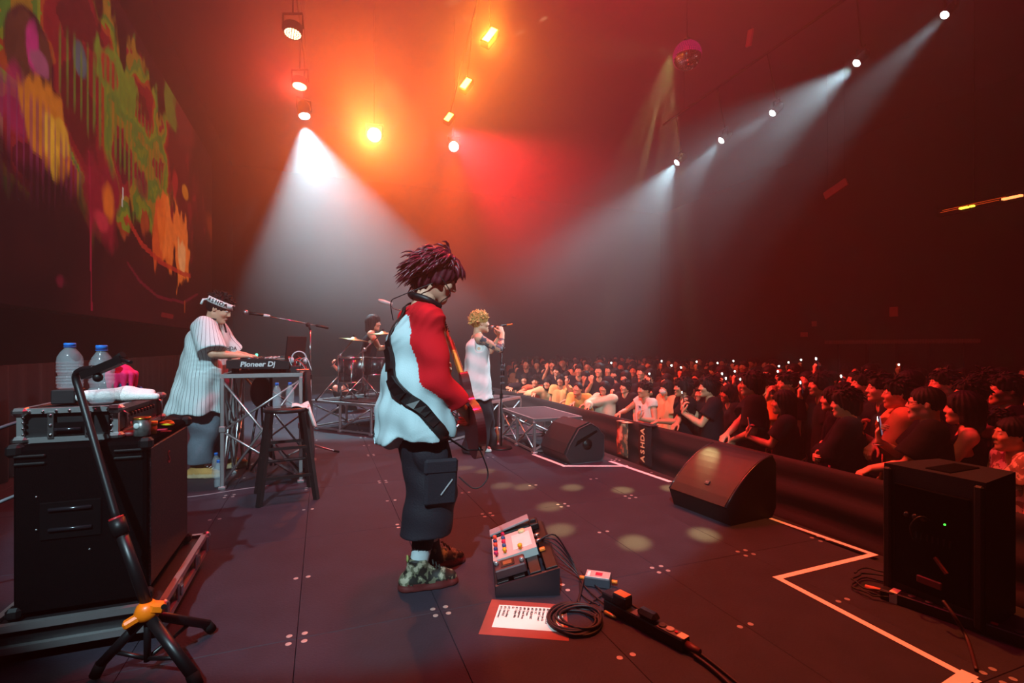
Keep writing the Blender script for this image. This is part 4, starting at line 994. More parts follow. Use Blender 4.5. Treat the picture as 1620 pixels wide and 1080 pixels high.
MB().tube([mh+md*.20, mh+md*.275], [.011, .009], 10).build('tail', mat('orange_lit_tail', 'd8742a', .5), mm)  # orange light on the tail is painted into its colour
# ---- drummer
RZ = .43
DRX = W(-2.29, 8.05)
rpose = dict(pel=(-.04, 0, .54), neck=(.02, 0, 1.05), head=(.06, 0, 1.185), hp=4, hy=-8, wr=(.36, -.16, .80), er=(-.4, -.6, -.6), dr=(.8, .2, .1), nr=(0, .3, -1), cr=.75,
             wl=(.34, .2, .80), el=(-.4, .6, -.6), dl=(.9, -.1, .2), nl=(0, -.3, -1), cl=.75, al=(.42, .2, .09), ar=(.42, -.2, .09), kl=(1, .4, 1), kr=(1, -.4, 1))
rl = dict(style='bob', hair='140c0c', skin='d08a6c', seed=8, top=['17141a'], topname='vest', sleeve=0, loose=.02, hem=.50, amp=.004, pants='15131a', leg=.07, shoes=[BLACKM, RUBBER])
rt, ro = figure('drummer with shoulder length dark hair in a black vest seated behind the drum kit', (DRX.x, DRX.y, RZ), math.radians(-4), 1.70, rpose, rl, .013, .008, .011)
for S, lab, e in (('r', 'drumstick in the drummer\'s near hand reaching over the tom', (.36, .06, .0)), ('l', 'drumstick in the drummer\'s far hand over the snare', (.30, -.12, -.02))):
    g = Vector(ro['grip'+S][0].tolist()); d = Vector(e).normalized(); k = thing('drumstick', lab, 'drumstick', (DRX.x, DRX.y, RZ), math.radians(-4))
    MB().tube([g-d*.08, g+d*.26, g+d*.30], [.0075, .007, .004], 8).build('shaft', mat('hickory', 'c9a070', .5), k); MB().ball(g+d*.305, .0065, 8, 6).build('tip', mat('hickory', ''), k)
# ---- stagehand at the back
cpose = dict(pel=(-.05, 0, .30), neck=(.05, 0, .80), head=(.12, 0, .92), hp=10, wr=(.30, -.22, .92), er=(.2, -.6, -1), dr=(.2, .3, 1), nr=(-1, 0, 0), cr=.7, wl=(.3, .1, .5), al=(.2, .18, .09), ar=(.12, -.18, .09), kl=(1, .6, .6), kr=(1, -.6, .6))
cpose.update(wr=(.46, -.12, .86), dr=(.3, 0, 1), wl=(.3, .2, .3)); cp = at(563, 640, 9.4)
figure('stagehand in black crouching behind the drum riser with a bare raised forearm', (cp.x, cp.y, 0), math.pi-YAW, 1.70, cpose, dict(style='short', top=['0f0d0f'], sleeve=.7, loose=.02, hem=.25, pants='0f0d0f', shoes=[BLACKM, RUBBER], skin='d9826a'), .014, .009, .013)
# ---------------------------------------------------------------- risers, table and truss legs
def truss_box(name, label, cat, loc, rotz, w, d, h, bays=(1, 1), top='31292d', bar=.028, rail=True, cross=False, group=None):
    t = thing(name, label, cat, loc, rotz, group); T = mat('grey_deck_'+top, top, .6, var=.3, scale=6, bump=.2)
    MB().box((w/2, d/2, h-.022), (w-.03, d-.03, .036), .003).build('deck', T, t)
    for (a, b) in (((0, 0), (w, 0)), ((0, d), (w, d)), ((0, 0), (0, d)), ((w, 0), (w, d))):
        MB().bar((*a, h-.018), (*b, h-.018), .028, .034).build('edge_rail', ALU, t)
        if rail: MB().bar((*a, .03), (*b, .03), .022).build('lower_rail', ALU, t)
    def face(p0, p1, n):
        p0, p1 = Vector((*p0, 0)), Vector((*p1, 0)); u = (p1-p0)/n
        for i in range(n):
            a, b = p0+u*i, p0+u*(i+1)
            MB().tube([a+UP*.045, b+UP*(h-.06)], bar/2, 6).build('brace', ALU, t)
            if cross: MB().tube([b+UP*.045, a+UP*(h-.06)], bar/2, 6).build('brace', ALU, t)
            if cross and h > .8:
                MB().tube([a+UP*h*.5, b+UP*(h-.06)], bar/2.2, 6).build('brace', ALU, t); MB().tube([a+UP*h*.5, b+UP*.045], bar/2.2, 6).build('brace', ALU, t)
    face((0, 0), (w, 0), bays[0]); face((w, d), (0, d), bays[0]); face((0, d), (0, 0), bays[1]); face((w, 0), (w, d), bays[1])
    for i in range(bays[0]+1):
        for j in range(bays[1]+1):
            if 0 < i < bays[0] and 0 < j < bays[1]: continue
            x, y = w*i/bays[0], d*j/bays[1]
            mb = MB(); mb.box((x, y, h/2-.01), (.032, .032, h-.05), .004); mb.box((x, y, .012), (.058, .058, .024), .004)
            if h > .8: mb.box((x, y, h*.52), (.05, .05, .05), .005)
            mb.build('post', ALU, t)
    return t
truss_box('small_riser', 'small low stage riser with silver truss legs at the stage front beside the microphone stand', 'riser', (2.25, 5.21, 0), 0, .60, 1.05, .40, (1, 2), cross=True)
RA = W(-2.98, 7.42); RB = W(-1.87, 6.79); ra = math.atan2(RB.y-RA.y, RB.x-RA.x)
truss_box('drum_riser', 'wide drum riser with grey deck on zigzag silver truss legs', 'riser', (RA.x, RA.y, 0), ra, 2.44, 2.0, RZ, (4, 3))
RM = Matrix.Translation((RA.x, RA.y, RZ)) @ Matrix.Rotation(ra, 4, 'Z')
def onr(x, y, z=0): return RM @ Vector((x, y, z))
TX, TY, TH = -.80, 4.88, .985
truss_box('deck_table', 'tall black topped table on crossed silver truss legs carrying the decks', 'table', (TX, TY, 0), 0, .62, 1.15, TH, (1, 2), '1d1a1d', .024, False, True)
# black cloth hanging from the audience side of the table
mb = MB(); n = 60; vs = []
for i in range(n+1):
    f = i/n; y = TY-.03+1.2*f
    for k in range(7):
        z = TH+.004-(TH-.01)*k/6; x = TX+.655+(.012+.02*k/6)*math.sin(f*44+.3*k)+.03*k/6; vs.append((x, y, z))
fs = [(7*i+k, 7*i+k+1, 7*i+8+k, 7*i+7+k) for i in range(n) for k in range(6)]
nv = len(vs); vs += [(x+.006, y, z) for x, y, z in vs]; fs += [tuple(nv+q for q in f[::-1]) for f in fs]
e = [7*i for i in range(n+1)]; fs += [(e[i], e[i+1], nv+e[i+1], nv+e[i]) for i in range(n)]
e = [7*i+6 for i in range(n+1)]; fs += [(e[i+1], e[i], nv+e[i], nv+e[i+1]) for i in range(n)]
fs += [(k+1, k, nv+k, nv+k+1) for k in range(6)]; fs += [(7*n+k, 7*n+k+1, nv+7*n+k+1, nv+7*n+k) for k in range(6)]
mb.add(vs, fs, True)
tag(mb.build('table_skirt', mat('black_velvet', '140f12', .95)), 'black cloth hanging down the audience side of the deck table', 'cloth')
# the deck itself
t = thing('media_controller', 'long black DJ controller with silver lettering facing the camera', 'controller', (TX+.02, TY+.05, TH))
mb = MB(); mb.prism([(0, .045), (.50, .03), (.50, .10), (.35, .125), (0, .115)], 0, .72, 'y'); mb.build('body', mat('controller_shell', '121013', .4), t)
for x in (.06, .44):
    for y in (.08, .64): MB().disc((x, y, 0), .03, .05, 14).build('foot', RUBBER, t)
lettering('logo', 'Pioneer Dj', mat('silver_print', 'd6d8d8', .4), t, (.245, -.001, .078), (math.pi/2, 0, 0), .062, .001, bold=.0018, sx=1.02, shear=.15)
for i in range(2):
    MB().lathe([(.085, .115), (.085, .132), (.078, .136), (0, .136)], 24, (.17, .17+.38*i, 0)).build('jog_wheel', mat('jog_wheel', '3a383c', .3, .7), t)
for i in range(5):
    for j in range(3): MB().lathe([(.010, 0), (.008, .02), (0, .02)], 8, (.30+.035*j, .08+.14*i, .118)).build('knob', mat('silver_knob', 'a09a9a', .35, .6), t)
for i in range(8): MB().box((.06+.0*i, .05+.085*i, .123), (.05, .05, .012), .003).build('pad', mat('dim_pad', 'b0806a', .5), t)
TT = TX+.44
t = thing('laptop', 'open laptop with a dark upright screen on the deck table', 'laptop', (TX+.50, TY+.40, TH), math.radians(-32))
MB().box((-.06, 0, .115), (.23, .30, .012), .004).build('keyboard_base', mat('teal_lit_aluminium', '7fa3a0', .3, .5), t)
for y in (-.12, .12): MB().bar((.03, y, 0), (-.1, y, .11), .012).build('stand', ALU, t)
MB().box((.075, 0, .225), (.010, .30, .215), .003, rot=(0, .12, 0)).build('lid', mat('dark_screen', '1a1216', .3), t)
MB().ball((.083, -.06, .285), (.003, .014, .018), 10, 6).build('emblem', mat('pale_emblem', 'e0e0e4', .3, emit='d0d8e0', es=.5), t)
t = thing('sampler', 'low synthesizer box with teal glowing panel behind the decks', 'sampler', (TX+.26, TY+.93, TH))
MB().prism([(-.14, 0), (.16, 0), (.16, .14), (-.14, .10)], -.18, .18, 'y').build('case', mat('dark_teal_case', '23393a', .5), t)
TEAL = mat('teal_screen', '2c8a80', .3, emit='2f9a90', es=.5)
MB().box((0, -.182, .07), (.22, .006, .06)).build('front_panel', TEAL, t); MB().box((.04, -.186, .065), (.07, .006, .05)).build('blue_display', mat('blue_screen', '3a64c0', .3, emit='4a78e0', es=.7), t)
MB().box((-.1, 0, .128), (.02, .02, .03)).ball((-.1, 0, .15), .014, 10, 6).build('indicator_lamp', mat('green_indicator', '40e0a0', .3, emit='60f0b8', es=2.0), t)
t = thing('effects_box', 'cluttered box of plugs and cables at the front corner of the deck table', 'effects box', (TX+.57, TY+.06, TH))
MB().box((0, .1, .03), (.08, .3, .06), .006).build('case', mat('dark_box', '1c1518', .5), t)
random.seed(12)
for i in range(9):
    p = Vector((random.uniform(-.03, .05), random.uniform(.0, .2), .06)); q = p+Vector((random.uniform(-.05, .08), random.uniform(-.1, .1), random.uniform(.02, .09)))
    MB().tube(spline([p, p+UP*.05, q, Vector((q.x+.04, q.y, .02))], 5), .0045, 5).build('patch_cable', mat(('white_cable', 'red_cable', 'black_cable')[i % 3], ('c8c4c4', 'c02a2a', '1a1718')[i % 3], .5), t)
MB().tube(arc((.03, .05, .13), .06, -30, 200, 12, (1, 0, 0), UP), .007, 6).build('headphone_band', mat('pale_band', 'b8b4b8', .4), t)
for a in (-30, 200): MB().ball(arc((.03, .05, .13), .06, a, a, 1, (1, 0, 0), UP)[0], (.016, .028, .03), 12, 8).build('ear_cup', mat('pale_band', ''), t)
MB().box((.06, -.03, .02), (.12, .03, .02), .004, rot=(0, 0, .5)).build('silver_plug', STEEL, t)
# equipment under the table: a hanging monitor bag and cables
t = thing('stage_box', 'dark oval stage box hung among the legs under the deck table', 'stage box', (TX+.22, TY+.75, 0))
MB().ball((0, 0, .76), (.10, .10, .16), 16, 10).build('shell', mat('grey_shell', '4a4244', .6), t)
for x in (-.09, .02, .10): MB().tube([(x*.3, 0, .64), (x*1.3, x*.4, 0)], .012, 6).build('leg', mat('stand_grey', '5f585c', .4, .8), t)
t = thing('speaker_stand', 'thin tripod stand standing under the deck table', 'stand', (TX+.34, TY+.42, 0))
MB().tube([(0, 0, .08), (0, 0, .92)], .014, 8).build('pole', DKSTEEL, t)
for a in (20, 140, 260): MB().tube([(0, 0, .32), (.25*math.cos(math.radians(a)), .25*math.sin(math.radians(a)), .01)], .011, 6).build('leg', DKSTEEL, t)
def cable(label, pts, r=.006, col='141213', loc=None, cat='cable', k=6, rough=.5):
    o = MB().tube(spline(pts, k), r, 6).build('cable', mat('cable_'+col, col, rough)); return tag(o, label, cat)
cable('thin grey cable lying on the deck in front of the stool', [fl(290, 787), fl(330, 782), fl(380, 774), fl(425, 768)], .006, '6a6468')
# ---- bottles
PET = mat('clear_plastic', 'dfeaf0', .10, var=0, spec=1.0, alpha=.17); WATER = mat('drinking_water', 'f4fbff', .0, trans=1.0, ior=1.25, var=0); CAPM = mat('blue_bottle_cap', '1f6fc8', .4, var=.05)
def bottle_proto(h, r, lab, loc, grp):
    t = thing('water_bottle', lab, 'bottle', loc, 0, grp); pr = [(r*.82, 0), (r*.98, .008)]
    nb = 8
    for i in range(nb):
        z0 = .02+(h*.60-.02)*i/nb; dz = (h*.60-.02)/nb; q = .90 if i == 3 else 1.0
        pr += [(r*q*.94, z0), (r*q, z0+dz*.3), (r*q, z0+dz*.75)]
    pr += [(r*.97, h*.62), (r*.93, h*.70), (r*.70, h*.80), (r*.42, h*.88), (r*.40, h*.925)]
    MB().lathe(pr+[(0, h*.925)], 20).build('bottle_body', PET, t)
    MB().lathe([(r*.45, h*.925), (r*.46, h*.99), (r*.42, h), (0, h)], 18).build('cap', CAPM, t)
    MB().lathe([(r*.47, h*.905), (r*.47, h*.918)], 18).build('neck_ring', CAPM, t); return t
# ---- stool
SPX = Vector((-.275, 4.46, 0)); SH = .725
t = thing('bar_stool', 'tall black four legged bar stool with metal footrest strips', 'stool', SPX, math.radians(8))
MB().lathe([(.145, SH-.035), (.17, SH-.03), (.172, SH-.008), (.16, SH), (0, SH)], 28).build('seat', mat('black_lacquer_wood', '0f0c0d', .5), t)
BW = mat('black_lacquer_wood', '')
def lg(x, y, z): f = 1.0-.42*z/SH; return Vector((x*.205*f, y*.205*f, z))
for x in (-1, 1):
    for y in (-1, 1): MB().bar(lg(x, y, 0), lg(x, y, SH-.03), .036).build('leg', BW, t)
for (a, b, z, ch) in (((-1, -1), (1, -1), .20, 1), ((-1, -1), (1, -1), .42, 1), ((-1, 1), (1, 1), .26, 1), ((-1, 1), (1, 1), .42, 0), ((-1, -1), (-1, 1), .30, 0), ((1, -1), (1, 1), .30, 0)):
    MB().bar(lg(*a, z), lg(*b, z), .022).build('rung', BW, t)
    if ch: MB().bar(lg(*a, z+.013)*.97+UP*.0003, lg(*b, z+.013)*.97, .020, .005).build('footrest_strip', STEEL, t)
b0 = bottle_proto(.205, .032, 'clear water bottle with blue cap at the camera side of the stool seat', (SPX.x-.065, SPX.y-.05, SH), 'water bottles on the stool')
dup(b0, (SPX.x+.03, SPX.y-.03, SH), None, 'clear water bottle with blue cap standing next to the towel on the stool')
# towel draped over the stool edge
mb = MB(); nx, ny = 22, 14; vs = []
for i in range(nx+1):
    for j in range(ny+1):
        u, v = i/nx, j/ny; x = .045+.24*u; y = -.10+.21*v+.03*math.sin(u*6); z = SH+.012+.014*math.sin(9*u+4*v)+.012*math.sin(13*v-5*u)
        if x > .165: z = SH+.02-(x-.165)*1.5+.01*math.sin(14*v); x = .165+(x-.165)*.45+.012*math.sin(17*v)
        vs.append((x, y, max(z, SH+.004) if x < .16 else z))
nv = len(vs); g = lambda i, j: i*(ny+1)+j
fs = [(g(i, j), g(i+1, j), g(i+1, j+1), g(i, j+1)) for i in range(nx) for j in range(ny)]
bd = [g(i, 0) for i in range(nx+1)]+[g(nx, j) for j in range(1, ny+1)]+[g(i, ny) for i in range(nx-1, -1, -1)]+[g(0, j) for j in range(ny-1, 0, -1)]
mb.add(vs+[(x, y, z-.005) for x, y, z in vs], fs+[tuple(nv+q for q in f[::-1]) for f in fs]+[(bd[(k+1) % len(bd)], bd[k], nv+bd[k], nv+bd[(k+1) % len(bd)]) for k in range(len(bd))], True)
tag(mb.build('towel', mat('white_towel', 'e4dcd6', .95, bump=.5, bscale=300), None, SPX), 'crumpled white towel draped over the edge of the stool', 'towel')
b1 = bottle_proto(.235, .036, 'tall water bottle on the floor at the foot of the table leg', fl(346, 770), 'water bottles on the floor')
dup(b1, fl(342, 756), None, 'water bottle on the floor half hidden behind another bottle')
# ---- boom microphone stand
def micstand(lab, p, hgt, a, b, legs, base=None):
    t = thing('microphone_stand', lab, 'microphone stand', p); p = Vector(p)
    MB().tube([(0, 0, .06), (0, 0, hgt*.62)], .0125, 8).build('lower_pole', mat('grey_pole', '8a8084', .35, .85), t); MB().tube([(0, 0, hgt*.6), (0, 0, hgt)], .009, 8).build('upper_pole', CHROME, t)
    MB().disc((0, 0, hgt*.6), .02, .05, 10).build('height_clutch', BLACK, t)
    for an in legs:
        d = Vector((math.cos(math.radians(an)), math.sin(math.radians(an)), 0)); MB().tube([(0, 0, .10), d*.30+UP*.012], .010, 6).build('leg', mat('pale_leg', 'b8b2b4', .35, .7), t); MB().tube([d*.27+UP*.02, d*.33+UP*.011], .0115, 7).build('leg_tip', RUBBER, t)
    MB().disc((0, 0, .06), .028, .06, 12).build('leg_hub', BLACK, t)
    if a is not None:
        a, b = a-p, b-p; d = (b-a).normalized(); MB().tube([a, b], .0085, 8).build('boom', CHROME, t); MB().tube([b-d*.02, b+d*.12], .014, 8).build('counterweight', BLACK, t)
        c = a.lerp(b, .80); MB().ball((c.x, c.y, c.z-.01), .026, 10, 8).build('boom_clutch', BLACK, t); MB().tube([(0, 0, hgt), (c.x, c.y, c.z)], .012, 8).build('swivel', BLACK, t)
    return t
MP = fl(491, 716); pole_top = at(491, 522, 5.74); A_ = at(420, 499, 5.50); B_ = at(503, 515.5, 5.82)
micstand('boom microphone stand reaching towards the keyboard player beside the table', MP, pole_top.z, A_, B_, (-20, 100, 215))
t = thing('boom_microphone', 'black microphone with silver head on the boom in front of the keyboard player', 'microphone', A_); d = (at(388, 494, 5.40)-A_).normalized()
MB().tube([(0, 0, 0), d*.06, d*.16], [.011, .013, .019], 10).build('handle', BLACK, t); MB().ball(d*.195, .030, 14, 10).build('grille', mat('mic_grille', ''), t); MB().tube([-d*.045, d*.02], .016, 8).build('clip', mat('pale_clip', 'c8c2c2', .5), t)
# singer's round based stand
SP_ = fl(793, 709); SP_.z = 0
t = thing('straight_microphone_stand', 'straight black microphone stand on a round base in front of the singer', 'microphone stand', SP_)
MB().lathe([(.132, 0), (.132, .012), (.118, .024), (.03, .034), (0, .034)], 28).build('round_base', BLACK, t)
MB().tube([(0, 0, .03), (0, 0, .62)], .013, 8).build('lower_pole', BLACK, t); MB().tube([(0, 0, .6), (0, 0, 1.16)], .009, 8).build('upper_pole', BLACK, t)
MB().disc((0, 0, .60), .02, .06, 10).build('height_clutch', BLACK, t)
for i, z in enumerate((.78, .86, .94, .99)): MB().box((.012, 0, z), (.05, .028, .028), .006).build('pick_holder', mat('grey_clip', '4a4448', .5), t)
MB().tube([(.03, 0, .86), (.035, 0, 1.02)], .010, 7).build('clip_arm', BLACK, t); MB().tube([(0, 0, 1.15), (.04, 0, 1.21)], .015, 8).build('microphone_clip', BLACK, t)
t = thing('drink_bottle', 'small orange lit bottle standing behind the singer\'s stand', 'bottle', fl(786, 700, 0)); MB().lathe([(.03, 0), (.032, .12), (.015, .17), (.014, .2), (0, .2)], 14).build('bottle_body', mat('orange_lit_plastic', 'c87850', .3), t)  # bottle takes its orange light from the base colour
t = thing('floor_monitor', 'low far floor monitor with a brown top behind the singer', 'loudspeaker', W(-.25, 7.6), math.radians(-20))
MB().prism([(-.25, 0), (.25, 0), (.25, .18), (-.05, .40), (-.25, .30)], 0, .5, 'y').build('cabinet', mat('brown_grey_cabinet', '3a2c28', .6), t); MB().box((.1, .25, .295), (.30, .44, .012), .002, rot=(0, .63, 0)).build('grille', mat('brown_grille', '5a3e30', .7), t)
# ---- drum kit
KIT = mat('dark_shell_lacquer', '2a2226', .25, coat=.5, var=.3); HEAD = mat('drum_head', 'c8beb8', .6)
def drum(lab, c, r, h, axis, nm, lugs=8, legs=None):
    t = thing(nm, lab, 'drum', c, 0, 'drum kit'); ax = Vector(axis).normalized(); Q = ax.to_track_quat('Z', 'Y').to_matrix().to_4x4()
    def m(): b = MB(); b.M = Q; return b
    m().lathe([(r, -h/2), (r, h/2), (0, h/2)], 28).build('shell', KIT, t); m().lathe([(r*.98, h/2+.006), (0, h/2+.008)], 28).build('drum_head', HEAD, t)
    for z in (-h/2, h/2-.012): m().lathe([(r*1.0, z-.004), (r*1.05, z-.004), (r*1.05, z+.02), (r*1.0, z+.02)], 28).build('hoop', CHROME, t)
    for i in range(lugs):
        a = 6.283*i/lugs; x, y = r*1.02*math.cos(a), r*1.02*math.sin(a); m().tube([(x, y, -h/2), (x, y, h/2)], .004, 5).box((x*1.01, y*1.01, 0), (.018, .018, .05), .003).build('lug', CHROME, t)
    for (x, y, l) in (legs or ()): MB().tube([(x, y, .1), (x*1.12, y*1.12, -l)], .008, 6).build('leg', CHROME, t)
    return t
dc = at(557, 585, 7.55); q = drum('deep floor tom nearest the camera on the drum riser', dc, .175, .38, (0, 0, 1), 'floor_tom', 8, [(.18*math.cos(a), .18*math.sin(a), dc.z-RZ) for a in (.4, 2.5, 4.6)])
MB().ball((-.02, -.18, .02), (.02, .004, .018), 8, 6).build('badge', mat('brass_badge', 'c8a070', .3, .8), q)
drum('rack tom beside the deep floor tom', at(594, 579, 7.75), .165, .27, (.05, 0, 1), 'rack_tom', 7)
drum('bass drum lying on its side behind the guitarist', onr(1.45, .95, .29), .28, .42, (math.cos(0), math.sin(-.05), 0), 'bass_drum', 10)
drum('snare drum between the toms and the drummer', onr(.85, 1.0, .62), .17, .14, (0, 0, 1), 'snare_drum', 8)
t = thing('snare_stand', 'tripod stand under the snare drum', 'stand', onr(.85, 1.0)); MB().tube([(0, 0, .1), (0, 0, .55)], .012, 7).build('pole', CHROME, t)
for a in (30, 150, 270): MB().tube([(0, 0, .25), (.24*math.cos(math.radians(a)), .24*math.sin(math.radians(a)), .01)], .009, 6).build('leg', CHROME, t)
t = thing('tom_stand', 'short stand holding the rack tom', 'stand', onr(.95, .62)); MB().tube([(0, 0, .1), (0, 0, .42)], .013, 7).build('pole', CHROME, t)
for a in (30, 150, 270): MB().tube([(0, 0, .25), (.2*math.cos(math.radians(a)), .2*math.sin(math.radians(a)), .01)], .009, 6).build('leg', CHROME, t)
t = thing('drum_throne', 'round black drum throne under the seated drummer', 'stool', (DRX.x-.04, DRX.y, RZ)); MB().lathe([(.15, .36), (.165, .38), (.165, .43), (.14, .45), (0, .45)], 20).build('seat', BLACK, t); MB().tube([(0, 0, .1), (0, 0, .37)], .016, 7).build('pole', CHROME, t)
for a in (30, 150, 270): MB().tube([(0, 0, .2), (.22*math.cos(math.radians(a)), .22*math.sin(math.radians(a)), .01)], .010, 6).build('leg', CHROME, t)
CYM = mat('bronze_cymbal', 'c8a87a', .3, .9, var=.15)
def cymstand(lab, base, top, c, r, lab2, tilt):
    t = thing('cymbal_stand', lab, 'cymbal stand', base, 0, 'cymbal stands'); b = Vector(base); e = top-b; f = c-b
    MB().tube([(0, 0, .12), (0, 0, e.z)], .014, 8).build('pole', CHROME, t); MB().tube([e+(e-f).normalized()*.22, f+UP*.02], .009, 7).build('boom', CHROME, t); MB().ball(e, .03, 10, 8).build('boom_clutch', CHROME, t)
    for a in (200, 320, 80):
        d = Vector((math.cos(math.radians(a)), math.sin(math.radians(a)), 0))
        MB().tube([(0, 0, .34), d*.33+UP*.012], .013, 6).build('leg', CHROME, t); MB().tube([(0, 0, .10), d*.17+UP*.17], .008, 6).build('leg_brace', CHROME, t); MB().ball(d*.33+UP*.018, .018, 8, 6).build('rubber_foot', RUBBER, t)
    k = thing('cymbal', lab2, 'cymbal', c, 0, 'cymbals'); m = MB(); m.M = Euler(tilt).to_matrix().to_4x4()
    m.lathe([(r, 0), (r*.6, r*.05), (r*.22, r*.10), (r*.18, r*.16), (r*.08, r*.20), (0, r*.205), ], 32).lathe([(0, r*.19), (r*.2, r*.09), (r*.6, r*.044), (r, -.002)], 32).build('plate', CYM, k)
    m = MB(); m.disc((0, 0, r*.2), .018, .03, 10).build('felt_nut', mat('dark_felt', '3a3034', .9), k)
cymstand('cymbal stand at the left corner of the drum riser with wide spread legs', onr(.30, .24), at(539, 562, 7.45), at(560, 537.5, 7.6), .225, 'thin bronze cymbal over the floor tom', (.05, .12, 0))
cymstand('cymbal stand in front of the drummer with its boom rising to the right', onr(.66, .38), at(577, 553, 7.40), at(606, 528, 7.6), .22, 'bronze cymbal with raised bell partly hidden by the guitarist', (.05, -.06, 0))
op_ = onr(1.55, .75)
t = thing('overhead_stand', 'tall boom stand holding the overhead microphone behind the guitarist', 'microphone stand', op_); e = at(640, 520, 7.0)-op_; f = at(622, 488, 7.1)-op_
MB().tube([(0, 0, .1), (0, 0, 1.2), ], .012, 7).build('pole', CHROME, t); MB().tube([(0, 0, 1.2), f], .008, 7).build('boom', CHROME, t)
for a in (200, 320, 80): MB().tube([(0, 0, .3), (.3*math.cos(math.radians(a)), .3*math.sin(math.radians(a)), .01)], .011, 6).build('leg', CHROME, t)
t = thing('overhead_microphone', 'pale overhead microphone on a boom above the drum kit', 'microphone', op_+f); MB().tube([(0, 0, 0), (-.035, .0, .05)], .007, 6).build('clip', CHROME, t)
m = MB(); d = (at(601, 476, 7.1)-at(626, 483, 7.1)).normalized(); c = Vector((-.045, 0, .07)); m.tube([c-d*.03, c+d*.04, c+d*.10, c+d*.17], [.02, .026, .032, .022], 12).build('body', mat('pale_microphone', 'd0c8c4', .4), t)
t = thing('drum_rug', 'dark rug under the drum kit on the riser', 'rug', RM.translation, ra); MB().box((1.22, 1.0, .004), (2.2, 1.8, .008), .002).build('pile', mat('dark_rug', '2c2426', .95, var=.4, scale=30), t)
# ---------------------------------------------------------------- bass rig at the left
CABX, CABY, CABZ, CABT = -.683, 2.506, .165, .824
t = thing('speaker_cabinet', 'large black carpeted bass cabinet standing on a flight case tray', 'speaker cabinet', (CABX-.45, CABY, CABZ)); H_ = CABT-CABZ
MB().box((.2225, .343, H_/2), (.435, .686, H_), .012).build('box', BLACKV, t)
GR = pattern('perforated_grille', '08070a', '3a2c30', 'mesh', 95, .5, .35)
MB().box((.441, .343, H_/2), (.016, .62, H_-.07), .004).build('grille', GR, t)
for y in (.012, .674):
    for z in (.012, H_-.012):
        for x in (.008, .438):
            mb = MB(); mb.box((x, y, z), (.05, .05, .05), .012); mb.build('corner', BLACK, t)
for i, x in enumerate((.06, .38)):
    for k in range(2): MB().box((x, -.004, H_-.035-.03*k), (.10, .012, .012), .004).build('corner_rib', BLACK, t)
MB().box((.19, -.002, H_*.55), (.20, .008, .15), .004).build('handle_dish', BLACKM, t)
for z in (.045, -.035): MB().tube([(.12, -.008, H_*.55+z), (.26, -.008, H_*.55+z)], .008, 8).build('handle_bar', mat('glossy_black', '1a181c', .2), t)
for (x, z) in ((.08, .10), (.08, -.03), (.30, .12), (.25, -.13), (.40, -.2)): MB().ball((x, -.001, H_*.55+z), .005, 8, 6).build('screw', STEEL, t)
lettering('badge', 'S', mat('faint_red_badge', '7a2a34', .4), t, (.4505, .30, H_*.80), (math.pi/2, 0, math.pi/2), .085, .001)
t = thing('flight_case_tray', 'low wheeled flight case tray with aluminium edges under the bass cabinet', 'flight case', (CABX-.50, CABY-.05, 0)); D, Wd = .56, .80
MB().box((D/2, Wd/2, .105), (D-.02, Wd-.02, .085), .004).build('tray', mat('black_laminate', '121012', .5), t)
for (a, b) in (((0, 0), (D, 0)), ((D, 0), (D, Wd)), ((D, Wd), (0, Wd)), ((0, Wd), (0, 0))):
    for z in (.066, .150): MB().bar((*a, z), (*b, z), .026).build('edge_extrusion', ALU, t)
for x in (0, D):
    for y in (0, Wd): MB().box((x, y, .108), (.05, .05, .10), .010).ball((x*1.03-.008, y*1.02-.008, .15), .022, 10, 8).build('corner_bracket', STEEL, t)
for y in (.22, .56):
    MB().box((D+.012, y, .108), (.014, .07, .085), .004).build('latch_plate', STEEL, t); MB().box((D+.022, y, .108), (.010, .03, .045), .003).build('latch', CHROME, t)
for x in (.09, D-.09):
    for y in (.1, Wd-.1):
        MB().tube([(x, y-.014, .032), (x, y+.014, .032)], .032, 14).build('caster_wheel', mat('blue_grey_wheel', '3a3a44', .6), t); MB().box((x, y, .05), (.03, .045, .025), .004).build('caster_fork', STEEL, t)
# amplifier head in its case
AX0, AX1, AY0, AY1, AZ0, AZ1 = -1.15, -.832, 2.62, 3.24, CABT, .965
t = thing('amplifier_rack', 'bass amplifier head in a black flight case with riveted silver corners', 'amplifier', (AX0, AY0, AZ0)); w, d, h = AX1-AX0, AY1-AY0, AZ1-AZ0
MB().box((w/2-.012, d/2, h/2), (w-.03, d-.012, h-.012), .003).build('case_shell', mat('black_laminate', ''), t)
for a, b in (((0, 0), (w, 0)), ((w, 0), (w, d)), ((w, d), (0, d)), ((0, d), (0, 0))):
    for z in (.010, h-.010): MB().bar((*a, z), (*b, z), .022).build('edge_extrusion', ALU, t)
for x in (0, w):
    for y in (0, d):
        MB().bar((x, y, .012), (x, y, h-.012), .022).build('edge_extrusion', ALU, t)
        for z in (.012, h-.012): MB().box((x, y, z), (.055, .055, .034), .012).build('corner_bracket', STEEL, t)
for x in (.10, .225):
    MB().box((x, -.013, h/2), (.022, .006, h-.03), .002).build('strap_plate', STEEL, t)
    for z in (.03, h/2, h-.03): MB().ball((x, -.016, z), .007, 8, 6).build('rivet', CHROME, t)
for i in range(7): MB().ball((.03+i*.044, -.013, h-.012), .006, 8, 6).build('rivet', CHROME, t)
for z in (.035, .06, .085, .105):
    for x in (.012, w-.012): MB().ball((x, -.014, z), .006, 8, 6).build('rivet', CHROME, t)
MB().tube([(.115, -.022, .052), (.205, -.022, .052)], .008, 8).build('case_handle', mat('glossy_black', ''), t); MB().box((.16, -.008, .055), (.11, .004, .05)).build('handle_dish', BLACKM, t)
